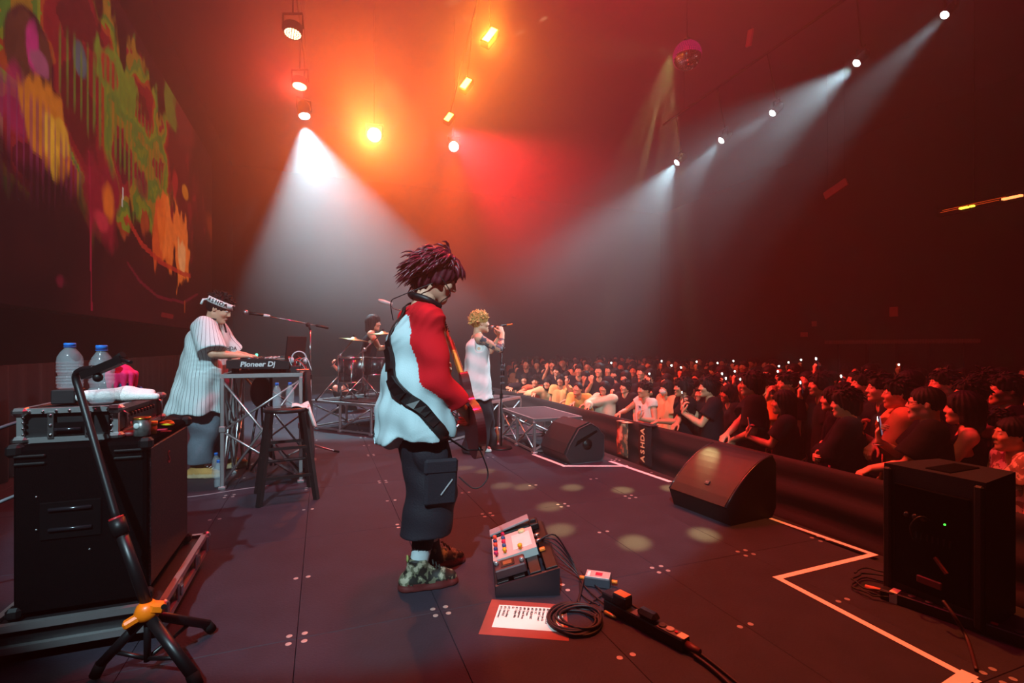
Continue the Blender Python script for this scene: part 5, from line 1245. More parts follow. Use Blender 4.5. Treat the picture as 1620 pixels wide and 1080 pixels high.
MB().box((w-.012, d/2, h/2), (.012, d-.05, h-.035), .002).build('front_panel', mat('amp_panel', '17131a', .4), t)
for y in (.055, d-.055): MB().tube([(w, y, .025), (w+.022, y, .04), (w+.022, y, h-.04), (w, y, h-.025)], .006, 6).build('rack_handle', STEEL, t)
for i in range(9): MB().lathe([(.011, 0), (.010, .014), (0, .015)], 10, (w-.004, .13+i*.045, h*.60), (1, 0, 0)).build('knob', mat('dark_knob', '2c2830', .35), t)
for i in range(4): MB().box((w-.004, .14+i*.05, h*.28), (.006, .022, .012), .002).build('switch', mat('pale_switch', 'b8a8ac', .5), t)
lettering('panel_marks', 'BASS', mat('pale_print', '98888c', .5), t, (w-.0055, d-.13, h*.74), (math.pi/2, 0, math.pi/2), .022, .0004)
# on top of it: box, bottles, soft doll
bx = at(99, 651, 2.19); tag(MB().box((bx.x, bx.y+.055, AZ1+.0335), (.085, .11, .062), .004).build('black_box', mat('black_card', '120d10', .6)), 'small black box under the left water bottle on the amplifier', 'box')
bb = bottle_proto(.205, .048, 'large water bottle with blue cap standing on the small black box', (bx.x+.005, bx.y+.055, AZ1+.066), 'large water bottles on the amplifier')
b2 = at(158, 643, 2.20); bottle_proto(.258, .047, 'large water bottle with blue cap standing on the amplifier in front of the doll', (b2.x, b2.y+.02, AZ1+.003), 'large water bottles on the amplifier')
t = thing('soft_doll', 'soft doll with bright pink hair resting on a white cushion shape', 'doll', (b2.x+.03, b2.y+.17, AZ1+.003), math.radians(-15))
S_ = Solid(); S_.ell((0, 0, .10), (.048, .052, .055), m=0); S_.ell((.0, 0, .055), (.035, .04, .04), m=1, k=.015); S_.cone((.02, -.03, .07), (.055, -.045, .045), .014, .011, 2, .008); S_.cone((.055, -.045, .045), (.07, -.048, .04), .011, .012, 0, .004); S_.cone((.02, .03, .07), (.055, .045, .045), .014, .011, 2, .008)
link('doll_body', skin_mesh('doll', [S_.mesh(.004)], [mat('doll_skin', 'dcae94', .8), mat('doll_dark_cloth', '1c1a26', .9), mat('doll_blue_cloth', '2c4a78', .9)]), t)
S_ = Solid(); S_.ell((-.008, 0, .112), (.056, .060, .058)); S_.ell((.055, 0, .082), (.03, .034, .04), op='-', k=.008)
for i in range(10): a = -2.6+5.2*i/9; S_.cone((.045*math.cos(a), .05*math.sin(a), .12), (.050*math.cos(a), .056*math.sin(a), .062), .018, .007, k=.006)
link('doll_hair', skin_mesh('hair', [S_.mesh(.004)], [mat('bright_pink_hair', 'd8145a', .8, bump=.3, bscale=200)]), t)
t = thing('white_plush', 'long white plush toy lying along the amplifier top behind the bottle', 'plush toy', (b2.x+.02, b2.y+.10, AZ1+.003), math.radians(6))
S_ = Solid(); S_.cone((-.11, -.02, .028), (.05, 0, .032), .026, .032, k=.02); S_.cone((.05, 0, .03), (.14, -.01, .032), .032, .020, k=.03); S_.cone((.05, -.03, .022), (.165, -.045, .018), .02, .016, k=.02); S_.cone((-.06, .03, .022), (.04, .05, .02), .02, .018, k=.02)
link('plush_body', skin_mesh('plush', [S_.mesh(.004)], [mat('white_plush_pile', 'e0dcd8', .95, bump=.5, bscale=250)]), t)
# on the cabinet top
TOPZ = CABT+.001
def onc(px, py): return fl(px, py, TOPZ)
t = thing('drink_can', 'patterned drink can with gold rim on the bass cabinet', 'can', onc(225, 690))
MB().lathe([(.026, 0), (.031, .006), (.032, .075)], 20).build('can_body', mat('grey_can_print', '5c5a58', .35, .5, var=.7, scale=60), t); MB().lathe([(.032, .075), (.034, .078), (.034, .084), (.030, .086), (0, .080)], 20).build('rim', mat('gold_rim', 'c08a30', .3, .8), t)
MB().ball((-.012, -.0302, .05), (.012, .004, .013), 10, 8).build('print_blot', mat('pale_print_blot', 'b8c0be', .5), t)
t = thing('orange_jar', 'small orange jar with lid beside the can on the cabinet', 'jar', onc(240, 686)); MB().lathe([(.020, 0), (.021, .04), (0, .04)], 16).build('jar_body', mat('orange_jar_plastic', 'c8701c', .35), t); MB().lathe([(.0235, .04), (.0235, .056), (0, .057)], 16).build('lid', mat('yellow_lid', 'e0a020', .4), t)
t = thing('yellow_clip', 'small yellow plastic clip on the far end of the cabinet', 'clip', onc(264, 674))
MB().tube(spline([(-.03, 0, .012), (0, .02, .02), (.025, .0, .012), (.01, -.02, .012), (-.02, -.01, .014)], 5), .009, 6).build('clip_body', mat('yellow_plastic', 'e0b81c', .4), t)
for i, (dx, dy) in enumerate(((256, 680), (262, 683))): tag(MB().prism([(-.02, -.006), (.018, -.008), (.022, .006), (-.014, .010)], 0, .005).build('guitar_pick', mat('pink_red_pick', 'c02a48', .4), None, onc(dx, dy)), ('pink red plectrum lying near the orange jar', 'pink red plectrum lying near the yellow clip')[i], 'plectrum')
t = thing('red_tape_roll', 'flat dark red roll of tape tucked beside the can', 'tape roll', onc(207, 688)); MB().lathe([(.025, 0), (.04, 0), (.04, .018), (.025, .018)], 20).build('roll', mat('dark_red_tape', '6a1a20', .5), t)
cable('black cable drooping to the left of the amplifier', [(AX0, AY0+.25, .90), (AX0-.06, AY0+.2, .90), (AX0-.16, AY0+.1, .86), (AX0-.4, AY0+.05, .75), (AX0-.8, AY0+.1, .55)], .008, '4a4850')
cable('grey jack cable hanging beside the left edge of the cabinet', [(CABX-.47, CABY+.1, .62), (CABX-.52, CABY+.02, .60), (CABX-.60, CABY, .55), (CABX-.75, CABY, .40)], .007, '7a767c')
# ---- guitar stand at the near left
HP = at(233, 966, 1.86); GF = Vector((HP.x, HP.y, 0))
t = thing('guitar_stand', 'black tripod guitar stand with orange hub and bent neck before the bass cabinet', 'guitar stand', GF); hb = HP-GF
c1 = at(186, 826, 1.90)-GF; c2 = at(124, 612, 2.0)-GF; ST = mat('satin_black_tube', '100e10', .4)
MB().tube([hb+UP*.02, c1], .020, 12).build('lower_tube', ST, t)
MB().tube(spline([c1, c1.lerp(c2, .5), c1.lerp(c2, .93), at(120, 596, 2.0)-GF, at(130, 585, 1.99)-GF, at(150, 583, 1.98)-GF], 5), .0135, 10).build('upper_tube', ST, t)
MB().tube([c1-(c1-hb).normalized()*.05, c1+(c1-hb).normalized()*.012], .027, 14).build('clutch', BLACK, t); MB().tube([c1+(c1-hb).normalized()*.010, c1+(c1-hb).normalized()*.020], .024, 14).build('clutch_ring', mat('red_ring', 'a01c22', .4), t)
y0 = at(133, 594, 1.98)-GF; y1 = at(196, 568, 1.96)-GF; MB().bar(y0, y1, .035, .03).build('yoke', BLACK, t); MB().tube([y1-Vector((.01, 0, .0)), at(207, 573, 1.90)-GF], .007, 7).build('yoke_prong', BLACK, t)
MB().tube([y0+(y1-y0)*.8+UP*.012, y0+(y1-y0)*.98+UP*.02], .014, 8).build('yoke_pad', RUBBER, t); MB().ball(y0.lerp(y1, .35)+Vector((0, 0, -.03)), .018, 10, 8).build('release_lever', BLACK, t)
OR = mat('orange_hub_plastic', 'f07010', .35)
mb = MB(); mb.lathe([(.024, -.03), (.036, -.025), (.042, .0), (.034, .022), (.022, .035)], 16, hb); mb.box((hb.x+.035, hb.y-.01, hb.z+.012), (.05, .045, .04), .010, rot=(0, .3, .2)); mb.box((hb.x-.04, hb.y-.02, hb.z-.02), (.06, .035, .03), .008, rot=(0, -.4, .3)); mb.build('hub', OR, t)
MB().disc(hb+Vector((.058, -.025, .018)), .009, .008, 10, (.3, -1, .2)).build('hub_bolt', BLACK, t)
for k, (ft, r) in enumerate(((fl(335, 1001), .018), (fl(312, 1092), .020), (fl(150, 1075), .018))):
    e = ft-GF; d = (e-hb).normalized(); MB().tube([hb+Vector((0, 0, -.01))+d*.02, e+UP*.03-d*.03], r, 10).build('leg', ST, t); MB().tube([e+UP*.03-d*.035, e+UP*.014], r*1.1, 10).build('leg_foot', RUBBER, t)
    MB().tube([Vector((hb.x*.2+e.x*.0, e.y*.0, hb.z*.25)), hb.lerp(e, .6)], .008, 6).build('leg_strut', ST, t)
MB().tube([hb, (0, 0, .05)], .012, 8).build('centre_rod', ST, t)
# ---------------------------------------------------------------- pedalboard and things on the floor
PB = Vector((.79, 2.305, 0)); PR = math.radians(-17); tilt = -math.atan2(.085, .31)
BMX = Matrix.Translation((0, 0, .052)) @ Matrix.Rotation(tilt, 4, 'Y')
PW = Matrix.Translation(PB) @ Matrix.Rotation(PR, 4, 'Z')
t = thing('pedalboard', 'black sloping pedalboard frame on the floor in front of the guitarist', 'pedalboard', PB, PR)
def B(): m = MB(); m.M = BMX; return m
for i in range(4): B().box((.04+.083*i, .33, 0), (.058, .64, .012), .002).build('slat', BLACK, t)
for y in (0, .655): MB().prism([(0, .0), (.315, .0), (.315, .135), (0, .052)], y-.008, y+.008, 'y').build('side_panel', mat('pedalboard_frame', '1d1a20', .45), t)
MB().box((.004, .33, .028), (.012, .64, .05), .002).build('front_panel', mat('pedalboard_frame', ''), t); MB().box((.312, .33, .068), (.012, .64, .13), .002).build('back_panel', BLACK, t)
def onb(x, y, z=.006): return PW @ (BMX @ Vector((x, y, z)))
BR = (PW @ BMX).to_euler()
def pedal(name, lab, x, y, cat='effects pedal', group=None):
    t = thing(name, lab, cat, onb(x, y), 0, group); t.rotation_euler = BR; return t
t = pedal('multi_knob_pedal', 'wide silver effects pedal with ten bright coloured knobs on the pedalboard', .005, .19)
MB().prism([(0, 0), (.24, 0), (.24, .042), (0, .034)], 0, .30, 'y').build('enclosure', mat('brushed_pedal', 'b8b4b2', .38, .15, var=.12, scale=6), t)
MB().prism([(.115, .0385), (.22, .0418), (.22, .0428), (.115, .0395)], .05, .25, 'y').build('face_plate', mat('pale_face_plate', 'd4d4d0', .5), t)
KN = [('e8402a', 'c2184a'), ('2a2c5a', '34507a'), ('e8402a', 'd82244'), ('2c3468', '34507a'), ('b81c50', 'f0a81c')]
def knob(x, y, z, c, r=.0115, nm='knob'):
    M_ = mat('knob_'+c, c, .35, var=.05); MB().lathe([(r*.55, 0), (r*.55, .012), (r, .014), (r*.95, .026), (r*.5, .030), (0, .030)], 12, (x, y, z)).build(nm, M_, t)
for i in range(5): knob(.022, .265-.055*i, .034, KN[i][0]); knob(.070, .272-.055*i, .036, KN[i][1])
knob(.155, .035, .041, 'f0a81c', .013); MB().lathe([(.02, 0), (.02, .012), (.017, .014), (0, .014)], 16, (.18, .26, .041)).build('foot_switch', mat('cream_switch', 'd8c090', .4), t)
for y in (.12, .20): MB().tube([(.24, y, .022), (.275, y, .022)], .011, 8).build('jack_plug', STEEL, t)
t = pedal('tuner_pedal', 'dark brown pedal with two silver knobs at the near end of the pedalboard', .005, .03)
MB().box((.085, .06, .024), (.16, .115, .048), .006).build('enclosure', mat('dark_brown_pedal', '3a2428', .5), t); MB().box((.075, .06, .0495), (.07, .07, .004), .001).build('display_bezel', BLACK, t); MB().box((.075, .06, .052), (.045, .04, .002)).build('display', mat('amber_display', '7a4a2a', .3), t)
for x in (.02, .15): MB().lathe([(.013, 0), (.012, .018), (.006, .022), (0, .022)], 12, (x, .03 if x > .1 else .07, .048)).build('knob', mat('silver_knob', ''), t)
t = pedal('expression_pedal', 'long flat grey expression pedal tilted up at the far end of the pedalboard', .02, .50)
MB().box((.10, .07, .02), (.24, .09, .03), .005).build('pedal_base', BLACK, t); MB().box((.10, .07, .055), (.25, .085, .014), .003, rot=(0, -.12, 0)).build('treadle', mat('grey_treadle', '8a8286', .6, bump=.3), t)
t = pedal('power_supply', 'small black power brick at the high side of the pedalboard', .265, .52, 'power supply')
MB().box((.0, .05, .02), (.055, .10, .035), .005).build('brick', BLACK, t); MB().box((.0, .05, .045), (.035, .035, .02), .004).build('plug', DKSTEEL, t)
t = pedal('orange_plug', 'small orange jack plug on the pedalboard slats', .27, .22, 'plug'); MB().box((0, 0, .008), (.03, .022, .016), .003).build('plug_body', mat('orange_plug_plastic', 'f07828', .5), t)
# set list
SL = [fl(790, 957), fl(778, 992), fl(892, 1000), fl(890, 963)]
def quad(c4, z, th=.0008):
    c4 = [Vector((p.x, p.y, z)) for p in c4]; mb = MB(); mb.add([p-UP*th for p in c4]+c4, [(4, 5, 6, 7), (3, 2, 1, 0), (0, 1, 5, 4), (1, 2, 6, 5), (2, 3, 7, 6), (3, 0, 4, 7)]); return mb
tag(quad([fl(778, 948), fl(757, 1003), fl(900, 1014), fl(896, 957)], .0012).build('red_sheet', mat('dull_red_card', '8a4038', .6)), 'dull red sheet lying on the floor under the printed set list', 'sheet')
t = thing('set_list', 'white set list page with printed song titles on the red sheet', 'paper', (SL[0].x, SL[0].y, .0022))
quad([p-SL[0] for p in SL], .0).build('page', mat('white_paper', 'eee6dc', .8, var=.03), t)
ex = (SL[1]-SL[0]).normalized(); ang = math.atan2(ex.y, ex.x); ln = (SL[1]-SL[0]).length; wd = (SL[3]-SL[0]).length; ey = (SL[3]-SL[0]).normalized()
INKP = mat('black_print', '')
for i, s_ in enumerate(('#14: Anniversary', '#13: PARADE', '#12: Everything', 'ES:', '#11: Eighty-Mile', '#10: Judgement', '#09: Beast Mode', '#08: Drama', '#07: BELIEVERS', '#06: DC', '#05: Build Tower!', '#04: Seven Jan-Ga', '#03: LA VIDA LOCA', '#02: ELLIN REFUCAE', '#01: Intro')):
    p = ey*(wd*(.045+.061*i))+ex*(ln*.06); lettering('song_title', s_, INKP, t, (p.x, p.y, .0008), (0, 0, ang), .0145, .0001, 'LEFT', bold=.0004)
# coiled cable
cc = fl(911, 985); cc.z = 0; random.seed(5); pts = []
for i in range(8*24):
    a = 6.283*i/24; L = i//24; r = .118-.009*(L % 4)+.004*math.sin(3*a+L)+.003*L*math.cos(a+L)
    pts.append(Vector((cc.x+r*math.cos(a)+.006*math.sin(L*2.1), cc.y+r*math.sin(a)*.98+.006*math.cos(L*1.7), .008+.0055*(L//2)+.003*math.sin(2*a+L)*(L > 1)+.004*(i/192))))
pts += [fl(950, 966, .01), fl(966, 968, .012)]
t = thing('coiled_cable', 'thick dark instrument cable coiled on the floor beside the set list', 'cable', (cc.x, cc.y, 0))
MB().tube([p-Vector((cc.x, cc.y, 0)) for p in pts], .0058, 6).build('coil', mat('dark_maroon_cable', '1f1216', .55), t)
e = fl(957, 968, .012)-Vector((cc.x, cc.y, 0)); f = fl(975, 977, .010)-Vector((cc.x, cc.y, 0)); MB().tube([e, e.lerp(f, .6), f], [.010, .009, .004], 9).build('jack_plug', mat('brass_plug', 'd89a50', .35, .7), t)
# small boxes and the power strip
def floorbox(name, lab, cat, px, py, w, d, h, ang, col, z=0, grp=None):
    p = fl(px, py, z); p.z = z; t = thing(name, lab, cat, p, math.radians(ang), grp); MB().box((0, 0, h/2), (w, d, h), .005).build('enclosure', mat('box_'+col, col, .45), t); return t
t = floorbox('direct_box', 'silver topped direct box with red mark on the floor behind the power strip', 'direct box', 946, 924, .13, .085, .05, -38, '3a3c44')
MB().box((0, 0, .051), (.122, .078, .003), .001).build('top_plate', mat('silver_top_plate', 'c8c0bc', .4, .5), t); MB().box((.005, .0, .0535), (.035, .032, .002)).build('red_mark', mat('red_mark', 'c01c3a', .5), t); MB().box((-.045, -.005, .0535), (.014, .05, .002)).build('white_mark', mat('white_mark', 'e4e0dc', .5), t)
for x in (-.075, .078): MB().tube([(x*.9, 0, .025), (x*1.25, 0, .025)], .009, 8).build('jack_plug', mat('orange_plug_plastic', ''), t)
STA = fl(960, 962); STB = fl(1086, 1030); sd = (STB-STA); sa = math.degrees(math.atan2(sd.y, sd.x)); sl = sd.length
t = thing('power_strip', 'long black power strip with two outlets and a red switch on the stage floor', 'power strip', (STA.x, STA.y, 0), math.radians(sa))
MB().box((sl/2, 0, .026), (sl, .052, .052), .005).build('housing', mat('black_power_strip', '141114', .45), t); MB().box((sl*.84, 0, .0525), (sl*.30, .046, .003), .001).build('outlet_plate', mat('grey_outlet_plate', '5c5256', .5), t)
for x in (.73, .82): 
    MB().lathe([(.017, 0), (.017, .006), (.012, .007), (0, .004)], 14, (sl*x, 0, .053)).build('outlet', mat('pale_outlet', 'a8a0a0', .5) if x > .8 else mat('dark_outlet', '3a3236', .5), t)
MB().disc((sl*.89, 0, .053), .007, .006, 10).build('switch', mat('red_switch', 'b01824', .4), t); MB().box((sl*.96, 0, .0545), (.035, .038, .002)).build('label_sticker', mat('pale_sticker', 'dcc8b0', .6), t)
MB().box((sl*.43, 0, .0525), (.05, .046, .003)).build('outlet_plate', mat('grey_outlet_plate', ''), t)
MB().tube([(sl, 0, .026), (sl+.06, 0, .026)], [.018, .012], 10).build('plug', mat('dark_red_plug', '5a2428', .5), t)
for i, (x, lab, w, hh) in enumerate(((.22, 'square adapter with a lit label plugged into the far end of the power strip', .075, .05), (.06, 'flat dark adapter at the very far end of the power strip', .07, .03), (.56, 'rounded glossy adapter plugged into the middle of the power strip', .10, .035))):
    p = Vector((STA.x, STA.y, .0535))+sd*x; a = thing('power_adapter', lab, 'adapter', p, math.radians(sa), 'adapters on the power strip')
    MB().box((0, 0, hh/2), (w, .055, hh), .016 if i == 2 else .005).build('adapter_body', mat('glossy_adapter', '1c191c', .25), a)
    if i == 0: MB().box((0, 0, hh+.001), (w*.85, .045, .002)).build('label_sticker', mat('orange_sticker', 'c8784a', .6), a)
o = onb(.30, .30, .03)
for i in range(5):
    cable(('thin black cable running from the pedalboard to the power strip', 'black cable looping off the back of the pedalboard', 'cable lying closest to the set list', 'cable passing beside the direct box', 'slack cable between pedalboard and direct box')[i],
          [onb(.26, .30+.02*i, .03), onb(.36, .31-.02*i, .03)-UP*.02*i, fl(905+4*i, 885+9*i, .008), fl(930-5*i, 915+12*i, .008), [fl(975, 955, .03), fl(960, 958, .02), fl(948, 957, .02), fl(925, 908, .02), fl(958, 938, .008)][i]], .0042, '16131a')
cable('long cable running beside the power strip out to the bottom edge', [fl(965, 935, .01), fl(1010, 963, .008), fl(1075, 1010, .008), fl(1130, 1050, .008), fl(1190, 1100, .008)], .0055, '241418')
cable('thick power cable leaving the plug of the power strip', [fl(1098, 1036, .014), fl(1120, 1052, .012), fl(1150, 1078, .012), fl(1180, 1110, .012)], .0075, '2a1218')
# ---------------------------------------------------------------- wedges and the loudspeaker at the right
CAB = mat('textured_black_cabinet', '2c282c', .55, var=.2, bump=.4, bscale=250)
def wedge(lab, p, rz, prof, L, grille=True, side=True):
    t = thing('wedge_monitor', lab, 'loudspeaker', p, rz, 'wedge monitors'); MB().prism(prof, 0, L, 'y').build('cabinet', CAB, t); return t
prof = [(.02, 0), (.40, 0), (.44, .05), (.44, .27), (.36, .36), (.27, .41), (.13, .36), (.02, .20), (-.03, .10)]
wp = fl(899, 735); wp.z = 0
t = wedge('grey lit wedge monitor turned side on at the white tape corner by the small riser', wp, math.radians(4), prof, .55)
MB().lathe([(.060, 0), (.060, -.004), (.052, -.006), (.050, .004), (.032, .006), (.028, .012), (.010, .016), (0, .018)], 24, (.235, -.001, .19), (0, -1, 0)).build('pole_cup', BLACK, t)
MB().prism([(.08, .18), (.36, .315), (.345, .335), (.11, .235)], -.003, .004, 'y').build('handle_slot', BLACKM, t)
MB().tube([(x, -.004, z) for x, z in prof+[prof[0]]], .006, 6).build('edge_trim', mat('cabinet_edge', '3a3438', .5), t)
m = MB(); vs = [(.36, .36), (.27, .41), (.13, .36), (.02, .20), (-.03, .10)]
m.prism([(x, z) for x, z in vs]+[(x-.012, z+.012) for x, z in vs[::-1]], .02, .53, 'y'); m.build('grille', mat('black_grille_cloth', '1c181b', .7, bump=.5, bscale=300), t)
# the nearer wedge: curved baffle towards the guitarist
w2 = fl(1066, 797); w2.z = 0; w2b = fl(1157, 832); L2 = (Vector((w2b.x, w2b.y, 0))-w2).length; rz2 = math.atan2(w2.y-w2b.y, w2.x-w2b.x)-math.pi/2
curve = [( -.045+.47*f, .125+.31*math.sin(f*1.45)**.9) for f in [i/10 for i in range(11)]]
prof2 = [(0, 0), (.42, 0), (.46, .06), (.46, .38)]+curve[::-1]
t = thing('wedge_monitor', 'dark curved wedge monitor nearest the camera at the stage edge', 'loudspeaker', (w2b.x, w2b.y, 0), rz2, 'wedge monitors')
MB().prism(prof2, 0, L2, 'y').build('cabinet', mat('dark_cabinet', '0a080a', .55, bump=.3, bscale=250), t)
gc = [(x-.008, z+.008) for x, z in curve]; m = MB(); m.prism(curve+gc[::-1], .015, L2-.015, 'y'); m.build('grille', mat('dark_red_black_grille', '140c10', .42, bump=.2, bscale=400), t)
for y in (.006, L2-.006): MB().tube([(x-.004, y, z+.004) for x, z in curve], .008, 7).build('edge_trim', mat('glossy_edge', '2a2024', .2), t)
MB().tube([(curve[-1][0], 0, curve[-1][1]), (curve[-1][0], L2, curve[-1][1])], .006, 6).build('top_trim', mat('glossy_edge', ''), t)
bz = curve[2]; a2 = math.atan2(curve[3][1]-curve[1][1], curve[3][0]-curve[1][0])
mb = MB(); mb.M = Matrix.Translation((bz[0]-.012, L2*.45, bz[1]+.012)) @ Matrix.Rotation(-a2, 4, 'Y') @ Matrix.Rotation(-math.pi/2, 4, 'Z')
mb.box((0, 0, 0), (.036, .036, .004), .001); mb.build('badge', mat('badge_black', '3a2a2c', .3), t)
lb = lettering('badge_letters', 'RCF', mat('pale_badge_print', 'b88a80', .5), t, (0, 0, 0), (0, 0, 0), .014, .0004); lb.matrix_local = mb.M @ Matrix.Translation((0, 0, .0025))
# loudspeaker at the right corner of the stage
pc = fl(1560, 1006); pc.z = 0
t = thing('corner_loudspeaker', 'large black loudspeaker at the right end of the stage seen from behind', 'loudspeaker', (pc.x, pc.y, 0), math.radians(2)); hh = .645; ww = .40
MB().prism([(0, 0), (.36, .05), (.36, ww-.05), (0, ww)], 0, hh, 'z').build('cabinet', mat('dark_cabinet', ''), t)
MB().box((-.006, ww/2, hh*.50), (.012, ww-.10, hh*.74), .004).build('rear_panel', BLACKM, t); MB().box((.17, ww/2, hh+.002), (.24, .10, .006), .002).build('top_recess', BLACKM, t)
for y in (.02, ww-.02): MB().box((-.008, y, hh/2), (.02, .035, hh-.03), .008).build('rear_bumper', mat('dark_cabinet', ''), t)
MB().ball((-.014, .14, hh*.66), .005, 8, 6).build('power_light', mat('green_led', '40ff40', .3, emit='50ff50', es=1.6), t)
for i in range(7): MB().box((-.014, .12+.022*i, hh*.53), (.006, .006, .03)).build('vent_slot', BLACK, t)
for i in range(3): MB().lathe([(.014, 0), (.012, .012), (0, .012)], 10, (-.012, .22+.035*i, hh*.66), (-1, 0, 0)).build('level_knob', DKSTEEL, t)
MB().box((-.014, .20, hh*.22), (.012, .10, .035), .004).build('connector_plate', mat('dull_red_plate', '5a2428', .5), t)
MB().tube(spline([(-.015, .2, hh*.66), (-.05, .22, hh*.68), (-.06, .25, hh*.6), (-.02, .26, hh*.5)], 5), .006, 6).build('speaker_cable', BLACK, t)
MB().bar((-.03, .17, hh*.42), (-.04, .12, hh*.34), .012).build('cable_plug', mat('dull_red_plate', ''), t)
SA_ = fl(1395, 944); SB_ = fl(1650, 1032); sd2 = SB_-SA_; s2 = sd2.length; an2 = math.degrees(math.atan2(sd2.y, sd2.x))
t = thing('rack_power_strip', 'long dark power strip with white sticker lying before the corner loudspeaker', 'power strip', (SA_.x, SA_.y, 0), math.radians(an2))
MB().box((s2/2, 0, .025), (s2, .055, .05), .004).build('housing', mat('black_power_strip', ''), t); MB().box((s2*.10, 0, .026), (.032, .058, .053), .001).build('label_sticker', mat('pale_sticker', ''), t); MB().box((s2*.74, 0, .0515), (.022, .02, .003)).build('switch', mat('red_switch', ''), t)
for x in (.22, .34, .46, .58, .88): MB().lathe([(.016, 0), (.016, .004), (0, .003)], 12, (s2*x, 0, .05)).build('outlet', mat('dark_outlet', ''), t)
MB().tube([(0, 0, .025), (-.07, .005, .022)], [.016, .010], 9).build('plug', mat('pale_red_plug', 'd07860', .5), t)
lc = fl(1395, 935); pts = [Vector((lc.x+.13*math.cos(a/5)+.012*math.sin(a*1.3), lc.y+.11*math.sin(a/5)+.01*math.cos(a), .006+.0008*a)) for a in range(0, 75)]
tag(MB().tube(pts, .004, 6).build('looped_cable', mat('cable_141213', '141213')), 'thin black cable looped at the left end of the rear power strip', 'cable')
cable('cable dropping from the corner loudspeaker over its power strip', [fl(1492, 950, .12), fl(1510, 975, .08), fl(1530, 1010, .01), fl(1545, 1060, .006)], .007, '3a1a20')
# ---------------------------------------------------------------- crowd barrier
BX, BT = 3.95, .20
def onplane(px, X): r = (px-CX)/F; d = X/(r*CA+SA); return d*(-r*SA+CA), d
ORD = ['first', 'second', 'third', 'fourth', 'fifth', 'sixth', 'seventh', 'eighth', 'ninth', 'tenth', 'eleventh', 'twelfth', 'thirteenth', 'fourteenth', 'fifteenth', 'sixteenth', 'seventeenth', 'eighteenth', 'nineteenth', 'twentieth', 'twenty first', 'twenty second', 'twenty third', 'twenty fourth', 'twenty fifth', 'twenty sixth', 'twenty seventh', 'twenty eighth']
for k in range(11):
    y = .2+1.2*k; t = thing('crowd_barrier', ORD[k]+' steel barrier section from the near end under the black cloth', 'barrier', (BX+.06, y, HALL), 0, 'crowd barrier sections')
    MB().tube([(0, .02, BT-HALL-.03), (0, 1.18, BT-HALL-.03)], .024, 8).build('top_rail', DKSTEEL, t)
    for yy in (.03, 1.17): MB().tube([(0, yy, 0), (0, yy, BT-HALL-.03)], .02, 8).build('post', DKSTEEL, t)
    MB().box((.01, .6, .5), (.015, 1.1, .86), .003).build('front_panel', BLACKM, t); MB().box((.25, .6, .006), (.6, 1.14, .012), .002).build('foot_plate', DKSTEEL, t)
mb = MB(); ny, nz = 180, 26; vs = []
for i in range(ny+1):
    for k in range(nz+1):
        y = .2+13.2*i/ny; f = k/nz; z = BT+.012-(BT-HALL-.02)*f; sg = math.sin(y*2.1+.7)*.08+math.sin(y*.9)*.06
        x = BX-.01-.05*f**.5-.020*math.sin((f+sg*.6)*26+1.2*math.sin(y*1.3))*min(1, f*5)-.010*math.sin(y*7+f*9)*f
        vs.append((x, y, z))
nv = len(vs); fs = [(i*(nz+1)+k, i*(nz+1)+k+1, (i+1)*(nz+1)+k+1, (i+1)*(nz+1)+k) for i in range(ny) for k in range(nz)]
mb.add(vs+[(x+.012, y, z) for x, y, z in vs], fs+[tuple(nv+q for q in f[::-1]) for f in fs]+[(i*(nz+1), (i+1)*(nz+1), nv+(i+1)*(nz+1), nv+i*(nz+1)) for i in range(ny)], True)
tag(mb.build('barrier_cloth', mat('black_barrier_cloth', '0e0b0d', .8, var=.2, bump=.15, bscale=80)), 'black cloth with sagging horizontal folds covering the crowd barrier', 'cloth')
def hung(name, lab, px, w, z0, z1, m, cat='banner'):
    y, d = onplane(px, BX-.11); t = thing(name, lab, cat, (BX-.11, y, z0)); mb = MB(); n = 14; vs = []
    for i in range(n+1):
        f = i/n; x = .006*math.sin(9*f)-.0*f; vs += [(x, -w/2, -(z0-z1)*f), (x, w/2, -(z0-z1)*f), (x+.008, w/2, -(z0-z1)*f), (x+.008, -w/2, -(z0-z1)*f)]
    mb.add(vs, [(4*i+k, 4*i+4+k, 4*i+4+(k+1) % 4, 4*i+(k+1) % 4) for i in range(n) for k in range(4)]+[(0, 1, 2, 3), (4*n+3, 4*n+2, 4*n+1, 4*n)], True)
    mb.box((.05, 0, .006), (.13, w, .008), .002); mb.build('cloth', m, t); return t
t = hung('towel_banner', 'black towel with yellow letters hung over the barrier below the woman in white', 1020, .26, BT+.015, BT-.50, mat('black_towel', '141014', .9))
for i, c in enumerate('ASHDA'):
    q = lettering('towel_letter', c, mat('yellow_print', 'e8c890', .6, var=0), t, (-.010, .03, -.43+.088*i), (0, 0, 0), .115, .001, bold=.003)
    q.rotation_euler = Matrix(((0, 0, -1), (0, -1, 0), (-1, 0, 0))).to_euler() if False else (Matrix.Rotation(-math.pi/2, 4, 'Z') @ Matrix.Rotation(math.pi/2, 4, 'X') @ Matrix.Rotation(math.pi/2, 4, 'Z')).to_euler()
hung('picture_banner', 'colourful blotchy picture towel hung on the barrier left of the lettered towel', 984, .26, BT-.02, BT-.48, pattern('picture_towel', '4a4a3a', 'b06a4a', 'blot', 9, .9, .48, 'c8b08a'))
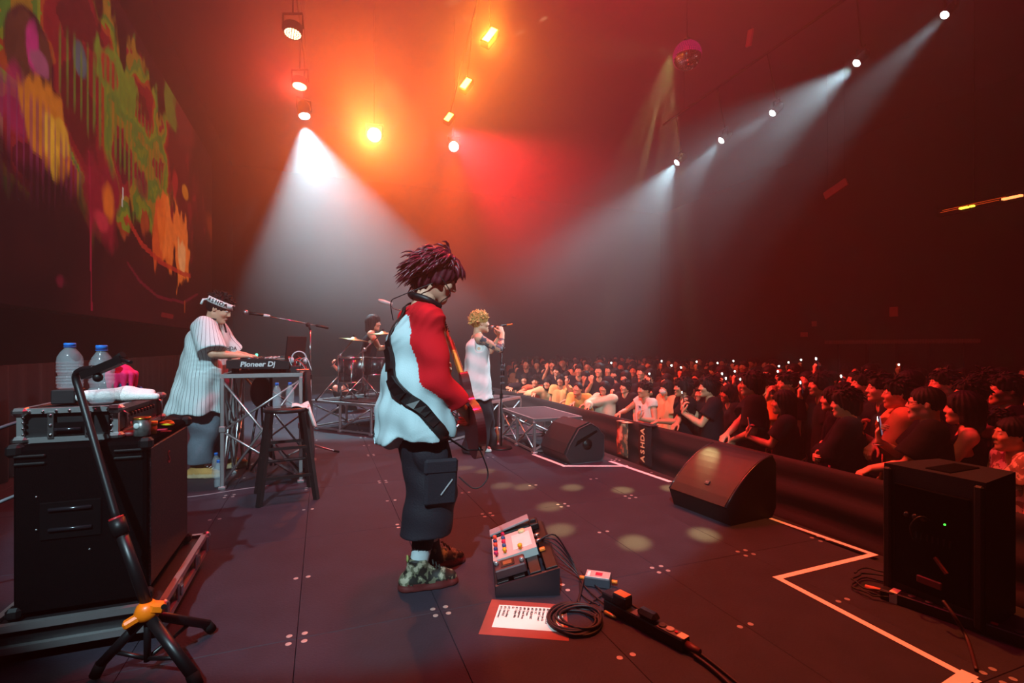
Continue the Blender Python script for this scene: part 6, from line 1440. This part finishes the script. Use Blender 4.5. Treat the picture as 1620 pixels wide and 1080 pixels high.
# ---------------------------------------------------------------- the audience
SKINS = ['d2946e', 'c98a66', 'd89c78', 'c07f5c']; PLACED = []
STAR = Vector((1.6, 6.2, 0))
def yaw_to(p, tgt): return math.atan2(tgt.y-p.y, tgt.x-p.x)
PHB = mat('phone_case_dark', '1a181c', .35); PHO = mat('phone_case_orange', 'd8823a', .5); PHW = mat('phone_case_white', 'd8d2cc', .4)
FLASH = mat('phone_flash', 'f4fff6', .3, var=0, emit='eafff0', es=16); SCRN = mat('phone_screen', '30303c', .2, var=0, emit='8090b0', es=.4)
def phone(t, o, S, lab, case=PHB, lit=True, grp='smartphones held up in the crowd', up=.125, big=1.0):
    w, d, n = (Vector(o[k+S].tolist()) for k in ('w', 'd', 'n')); s = o['s']; c = w+d*up*s+n*.024*s; b = n.cross(d)
    p = thing('smartphone', lab, 'smartphone', t.location.copy(), t.rotation_euler.z, grp)
    M = Matrix((b, d, n)).transposed().to_4x4(); M.translation = c
    def m(): x = MB(); x.M = M; return x
    m().box((0, 0, 0), (.074, .155, .009), .003).build('case', case, p); m().box((0, 0, .0052), (.067, .146, .001)).build('screen', SCRN, p)
    if lit: m().lathe([(.013*big, 0), (.013*big, .003), (.006, .006), (0, .006)], 12, (.016, .055, -.0045), (0, 0, -1)).build('flash_light', FLASH, p)
    else: m().box((.016, .052, -.0055), (.022, .030, .003), .001).build('camera_bump', BLACK, p)
    return p
def local(p, w, rz): q = Matrix.Rotation(-rz, 3, 'Z') @ (Vector(w)-Vector(p)); return q
def fan(px, top, X, pose, look, lab, name='person', turn=0, Hfix=None, group=None, vb=.016, vh=.0085, vc=.013, look_at=None):
    y, d = onplane(px, X); p = Vector((X, y, HALL)); z = CH-(top-HY)/F*d; H = Hfix or min(1.86, max(1.5, z-HALL-.025))
    rz = yaw_to(p, look_at or STAR)+math.radians(turn); s = H/1.72
    P = dict(pose)
    for S in 'lr':
        if 'rail'+S in P:
            dy = P.pop('rail'+S); q = local(p, (BX+.10, y+dy, BT+.055), rz); P['w'+S] = (q.x/s, q.y/s, q.z/s); f = local((0, 0, 0), (-.8, .3 if S == 'l' else -.1, -.35), rz); P['d'+S] = tuple(f); P['n'+S] = (0, 0, -1); P['c'+S] = .45
    lk = dict(sleeve=.75, loose=.025, hem=.80, skin=SKINS[int(px) % 4], hair='0e0a0a', seed=int(px), pants='17151c'); lk.update(look)
    PLACED.append((p.x, p.y)); t, o = figure(lab, p, rz, H, P, lk, vb, vh, vc, group, name)
    if lk.get('style') in ('short', 'mop'):
        hm = skinmats(lk['skin'], lk['hair'])[1]; u = random.Random(int(px)).random()
        locks(o, 90, int(px), lambda d: d.z > -.05 and (d.x < .2 or d.z > .5), .045+.02*u, .0105, .35, hm, t, out=.45+.2*u, back=.3)
    return t, o
HOLD = lambda S, x=.30, y=.06, z=1.36: {'w'+S: (x, y if S == 'l' else -y, z), 'd'+S: (.12, 0, 1), 'n'+S: (-1, .1 if S == 'r' else -.1, .1), 'c'+S: .5, 'e'+S: (-.2, .5 if S == 'l' else -.5, -1)}
LEAN = dict(pel=(-.12, 0, .90), neck=(.14, 0, 1.34), head=(.21, 0, 1.46))
ARMX = dict(wl=(.22, -.06, 1.12), dl=(.2, -1, .1), nl=(-1, 0, 0), wr=(.24, .06, 1.08), dr=(.2, 1, .1), nr=(-1, 0, 0), el=(0, .8, -.6), er=(0, -.8, -.6))
def mix(*a):
    r = {}
    for x in a: r.update(x)
    return r
# front row, from the right edge of the picture to the far end
t, o = fan(1608, 652, 4.45, {}, dict(style='bun', top=[pattern('cream_pattern_cloth', 'd8c0a0', '8a6a50', 'blot', 22, .9, .5)], sleeve=.5), 'smiling woman with tied back hair in a cream patterned top at the right edge', turn=12)
t, o = fan(1582, 640, 5.0, {}, dict(style='short', top=['141216']), 'short haired man in a dark shirt in profile behind the corner loudspeaker', turn=-6)
t, o = fan(1530, 612, 4.62, mix(dict(rail_=0), ARMX) if False else ARMX, dict(style='bob', top=['151217'], sleeve=0, loose=.01), 'woman with black bobbed hair in a black sleeveless top with folded arms', turn=-10)
t, o = fan(1470, 603, 4.33, mix(HOLD('r', .30, .02, 1.26), dict(raill=.25)), dict(style='buzz', top=['120f13'], sleeve=.8, loose=.035, belly=.02), 'man in glasses and a black shirt holding a shining phone at chest height', turn=-4)
R_ = Matrix(o['R'].tolist()); c = Vector(o['head'].tolist()); mb = MB()
for g in (1, -1): mb.tube([c+R_ @ Vector((.100+.0*a, .033*g+.022*math.cos(a*.7), .010+.016*math.sin(a*.7))) for a in range(9)], .0022, 5, closed=True); mb.tube([c+R_ @ Vector((.098, .055*g, .016)), c+R_ @ Vector((-.005, .082*g, .016))], .0022, 5)
mb.tube([c+R_ @ Vector((.104, .011, .013)), c+R_ @ Vector((.104, -.011, .013))], .0022, 5); GL = mat('glasses_frame', '0c0a0c', .3); stuff(mb.build('glasses', GL, t))
phone(t, o, 'r', 'brightly shining phone held by the man in glasses and black shirt', PHB, big=1.5)
w = Vector(o['wr'].tolist()); MB().tube([w+Vector((.034*math.cos(a*.7), .034*math.sin(a*.7), -.02)) for a in range(9)], .004, 5, closed=True).build('bracelet', STEEL, t)
t, o = fan(1427, 592, 4.72, mix(HOLD('l', .28, .02, 1.22), dict(railr=-.05)), dict(style='short', top=['c89058'], sleeve=.85, loose=.04, hem=.72), 'young man in a tan printed shirt with one hand resting on the barrier', turn=-8)
MB().ball((.155*o['s'], -.02, 1.17*o['s']), (.006, .06, .06), 12, 8).build('chest_print', pattern('brown_print', 'a06a3a', '6a3c24', 'blot', 30, .9, .5), t)
t, o = fan(1398, 586, 5.05, HOLD('r', .34, .16, 1.36), dict(style='short', top=['1a151a']), 'man in a dark top behind the tan shirt raising a bright orange backed phone', turn=0)
phone(t, o, 'r', 'orange backed phone with bright light left of the man in tan', PHO, big=1.4)
t, o = fan(1342, 608, 4.36, mix(ARMX, dict(hp=6)), dict(style='mop', top=['16131a'], sleeve=1.9, loose=.035), 'boy with a fringe in a dark jacket with a pale bag strap at the barrier', turn=-6)
sh = Vector(o['sl'].tolist()); hp_ = Vector(o['pel'].tolist()); MB().tube(spline([sh+Vector((-.10, -.02, -.05)), sh+Vector((-.02, -.02, .085)), sh+Vector((.10, -.04, -.0)), Vector((.155, .06, 1.15))], 6), .007, 6).build('bag_strap', mat('pale_strap', 'd89068', .7), t)
t, o = fan(1322, 606, 4.85, {}, dict(style='long', top=['15121a']), 'woman peering over the shoulder of the boy with the bag strap', turn=-12)
t, o = fan(1243, 612, 4.40, mix(HOLD('l', .36, .10, 1.20), dict(wr=(.2, -.1, 1.05))), dict(style='long', top=['17131a'], sleeve=.7), 'woman with long straight black hair at the barrier holding a phone edge on', turn=-8)
phone(t, o, 'l', 'phone seen edge on in the hand of the woman with long black hair', PHO, False)
MB().box((.18, -.05, .98), (.012, .07, .05), .004).build('badge_card', mat('orange_card', 'e89a4a', .6), t)
t, o = fan(1193, 582, 4.40, mix(dict(railr=.05), dict(wl=(.2, .1, 1.0))), dict(style='mop', top=['131014'], sleeve=.8, loose=.04, belly=.02), 'tall man in glasses and a black shirt reaching down to the barrier', turn=-10)
R_ = Matrix(o['R'].tolist()); c = Vector(o['head'].tolist()); mb = MB()
for g in (1, -1): mb.tube([c+R_ @ Vector((.100, .033*g+.022*math.cos(a*.7), .010+.016*math.sin(a*.7))) for a in range(9)], .0022, 5, closed=True); mb.tube([c+R_ @ Vector((.098, .055*g, .016)), c+R_ @ Vector((-.005, .082*g, .016))], .0022, 5)
stuff(mb.build('glasses', GL, t))
t, o = fan(1124, 590, 4.40, mix(HOLD('r', .32, .03, 1.30), HOLD('l', .32, .05, 1.26)), dict(style='mop', top=['141116'], sleeve=.6), 'boy with bowl cut hair filming with a phone in both hands at the barrier', turn=-4)
phone(t, o, 'r', 'lit phone gripped in two hands by the boy with bowl cut hair', PHB, up=.15)
t, o = fan(1083, 592, 4.34, dict(raill=.16, railr=-.22), dict(style='mop', top=['121014'], sleeve=.65, loose=.03), 'man in a black shirt with a wristwatch leaning both hands on the barrier', turn=-6)
w = Vector(o['wl'].tolist()); d = Vector(o['dl'].tolist()); MB().tube([w-d*.03+Vector((.0, .03*math.cos(a*.7), .03*math.sin(a*.7))) for a in range(9)], .007, 6, closed=True).build('wristwatch', BLACK, t)
t, o = fan(1056, 598, 4.95, dict(), dict(style='bob', top=['c8a070'], sleeve=.8), 'person in a pale face mask and light shirt behind the woman in white', turn=-4)
R_ = o['R']; c = o['head']; S_ = Solid(); S_.ell(c+R_ @ V3(.062, 0, -.045), V3(.05, .062, .048), R_); link('face_mask', skin_mesh('mask', [S_.mesh(.006)], [mat('pale_mask', 'd8c8b8', .8)]), t)
t, o = fan(1021, 599, 4.36, mix(dict(railr=.18), HOLD('l', .26, .22, 1.16)), dict(style='short', hair='1c0f0c', top=['e0d0bc'], sleeve=.25, loose=.01, hem=.86), 'woman with cropped hair in a white sleeveless top with a hand on the barrier', turn=2)
phone(t, o, 'l', 'dark phone in the far hand of the woman in white', PHW, False)
t, o = fan(990, 604, 4.9, HOLD('r', .3, .1, 1.4), dict(style='mop', top=['1a1418'], sleeve=.8), 'person in black filming overhead between the cropped haired woman and the jacket', turn=-2)
t, o = fan(957, 600, 4.42, dict(raill=.1, railr=-.12), dict(style='long', top=['d8c4a4'], sleeve=1.9, loose=.03), 'woman with very long black hair in a cream jacket at the barrier', turn=4)
t, o = fan(921, 607, 4.32, mix(LEAN, dict(raill=.15, railr=-.2, hp=-14)), dict(style='tail', top=['e0a050'], sleeve=.9, loose=.03), 'woman in a mustard top leaning folded arms on the barrier and looking up', turn=4, Hfix=1.56)
t, o = fan(887, 597, 4.5, HOLD('l', .3, .2, 1.5), dict(style='bob', top=['d8a868'], sleeve=.5), 'smiling woman in a pale yellow top raising one arm beside the mustard top', turn=6, Hfix=1.52)
t, o = fan(868, 602, 4.42, mix(LEAN, dict(raill=.15, railr=-.15)), dict(style='bob', top=['d8b884'], sleeve=1.7), 'person in a cream jacket draped over the barrier near the far end', turn=6, Hfix=1.55)
t, o = fan(848, 600, 4.38, mix(LEAN, dict(raill=.1, railr=-.3)), dict(style='short', top=['c86a4a'], sleeve=.5), 'person in a rust coloured top stretching both forearms over the barrier', turn=6, Hfix=1.55)
t, o = fan(830, 598, 4.4, mix(LEAN, dict(raill=.1, railr=-.1)), dict(style='long', top=['241a1e']), 'woman in a black top leaning at the far end of the barrier', turn=6, Hfix=1.55)
# second row faces that stand out
for px, ptop, X, pose, lk, lab in (
    (1212, 588, 5.2, {}, dict(style='short', top=['d8a050'], sleeve=.8), 'person in a bright yellow shirt behind the tall man in glasses'),
    (1248, 584, 5.25, dict(wr=(.22, -.03, 1.42), dr=(.0, .3, 1), nr=(-1, 0, 0), cr=.5, er=(0, -.6, -1)), dict(style='short', top=['141014']), 'man in black touching his chin in the second row'),
    (1300, 584, 5.3, {}, dict(style='mop', top=['141014']), 'broad man in black lit red in the second row looking left'),
    (1370, 582, 5.35, {}, dict(style='short', top=['141014']), 'man in a dark shirt behind the orange backed phone'),
    (1442, 578, 5.3, {}, dict(style='buzz', hair='0c0a0a', top=['141014']), 'man in a flat dark cap behind the man in glasses'),
    (1498, 578, 5.6, {}, dict(style='short', top=['17141a']), 'man with a headband between two phone lights in the third row'),
    (1540, 592, 5.2, dict(wl=(.16, .1, 1.4), dl=(-.1, -.5, .8), nl=(-1, 0, 0)), dict(style='short', top=['141014']), 'man with a raised fist at his collar behind the bobbed woman'),
    (1565, 570, 5.9, {}, dict(style='short', top=['16131a']), 'tall man in a dark shirt at the upper right of the crowd'),
    (1596, 584, 5.5, {}, dict(style='short', top=['141014']), 'man in a round necked black shirt at the right edge of the crowd'),
    (1155, 604, 5.0, {}, dict(style='bob', top=['15121a']), 'girl with a fringe between the boy filming and the tall man in glasses'),
    (1100, 598, 5.3, {}, dict(style='long', top=['15121a']), 'woman with bright lit face behind the man with the wristwatch'),
    (975, 592, 5.5, {}, dict(style='mop', top=['1c1418']), 'person in a dark hat in the second row behind the cream jacket'),
    (941, 588, 5.7, HOLD('l', .25, .1, 1.35), dict(style='bob', top=['d0a070'], sleeve=.6), 'person in a light shirt raising a hand in the second row above the mustard top'),
    (874, 590, 5.6, {}, dict(style='long', hair='7a4a2a', top=['1c1418']), 'woman with lighter hair in the second row near the far end')):
    t, o = fan(px, ptop, X, pose, lk, lab, vb=.018, vh=.010, vc=.016)
# phone lights further back
LIT = [(1045, 569), (1061, 578), (1076, 581), (1026, 591), (966, 574), (953, 596), (861, 596), (858, 608), (1101, 572), (1134, 574), (1135, 583), (1141, 591), (1147, 598), (1159, 571), (1161, 587), (1170, 600), (1231, 579), (1229, 587), (1246, 573), (1266, 569), (1283, 557), (1265, 605), (1216, 622), (1329, 595), (1359, 602), (1420, 576), (1487, 587), (1494, 598)]
LIT.sort()
for i, (px, py) in enumerate(LIT):
    dd = min(11.5, max(5.0, 292/(py-HY))) if py > 560 else 6.2
    r = (px-CX)/F; X = min(10.5, max(5.15, dd*(r*CA+SA))); y, d = onplane(px, X); P = Vector((X, y, CH-(py-HY)/F*d)); rz = yaw_to(P, STAR); f = Vector((math.cos(rz), math.sin(rz), 0))
    base = P-f*.34+Vector((f.y, -f.x, 0))*(-.12); base.z = HALL; H = 1.52+.16*((i*7) % 5)/5; s = H/1.72; q = local(base, P, rz)
    zz = min(q.z-.185*s, 1.9*s)/s; pose = {'wr': (q.x/s, q.y/s, zz), 'dr': (.08, 0, 1), 'nr': (-1, .05, 0), 'cr': .55, 'er': (0, -.6, -1)}
    t, o = figure('concertgoer in the packed rows holding the '+ORD[i]+' shining phone counted from the left', base, rz, H, pose, dict(style=('mop', 'short', 'bob', 'long')[i % 4], top=[('15121a', '1c1518', '201a1e')[i % 3]], sleeve=.7, skin=SKINS[i % 4], seed=i, pants='151318', hair='0e0a0a'), .02, .011, .018, 'concertgoers with lit phones')
    phone(t, o, 'r', ORD[i]+' shining phone over the packed rows, counted from the left', PHO if i in (25,) else PHB, True, 'lit phones in the rows behind', big=1.0+.03*d)
    PLACED.append((base.x, base.y))
# the rest of the crowd: copies of twelve prototypes
random.seed(21); protos = []
PP = [{}, ARMX, HOLD('r'), HOLD('l', .3, .1, 1.45), dict(wl=(.25, .1, 1.1), wr=(.25, -.1, 1.1)), dict(hy=20), dict(hy=-20, hp=4), HOLD('r', .3, .02, 1.48), mix(ARMX, dict(hy=12)), dict(hp=-5), dict(hr=6), dict(hy=8)]
ST_ = ['short', 'mop', 'long', 'bob', 'short', 'bob', 'mop', 'short', 'long', 'tail', 'buzz', 'bun']
GRP = 'concertgoers in the packed rows'; LAB = 'concertgoer standing in the dim packed rows behind the front of the crowd'
spots = []
for ri in range(11):
    X = 5.0+.58*ri+.05*ri
    y = 1.2+.2*(ri % 2)
    while y < 17:
        x2, y2 = X+random.uniform(-.12, .12), y+random.uniform(-.1, .1); y += .50+.012*ri
        rr = x2*CA-y2*SA; d = x2*SA+y2*CA; px = CX+F*rr/d if d > .5 else 9999
        if not 812 < px < 1680: continue
        if any((x2-a)**2+(y2-b)**2 < .36**2 for a, b in PLACED): continue
        spots.append((x2, y2))
SHIRTS = [cloth(c) for c in ('15121a', '1a1416', '241a1c', '3a2a28', '15121a', '8a6a50', '15121a', '1c1a22')]
spots = spots[:214]
for i, (x, y) in enumerate(spots):
    k = i if i < 12 else random.randrange(12); p = Vector((x, y, HALL)); rz = yaw_to(p, STAR)+random.uniform(-.2, .2)
    if i < 12:
        t, o = figure(LAB, p, rz, 1.52+.025*((i*5) % 12), PP[i], dict(style=ST_[i], top=['15121a'], sleeve=.7, loose=.025, hem=.8, skin=SKINS[i % 4], seed=i+40, pants='151318', hair='0e0a0a'), .02, .011, .018, GRP); protos.append(t)
    else:
        t = dup(protos[k], p, rz)
    for ch in t.children:
        if ch.name.startswith('shirt'): ch.material_slots[0].link = 'OBJECT'; ch.material_slots[0].material = SHIRTS[random.randrange(len(SHIRTS))]
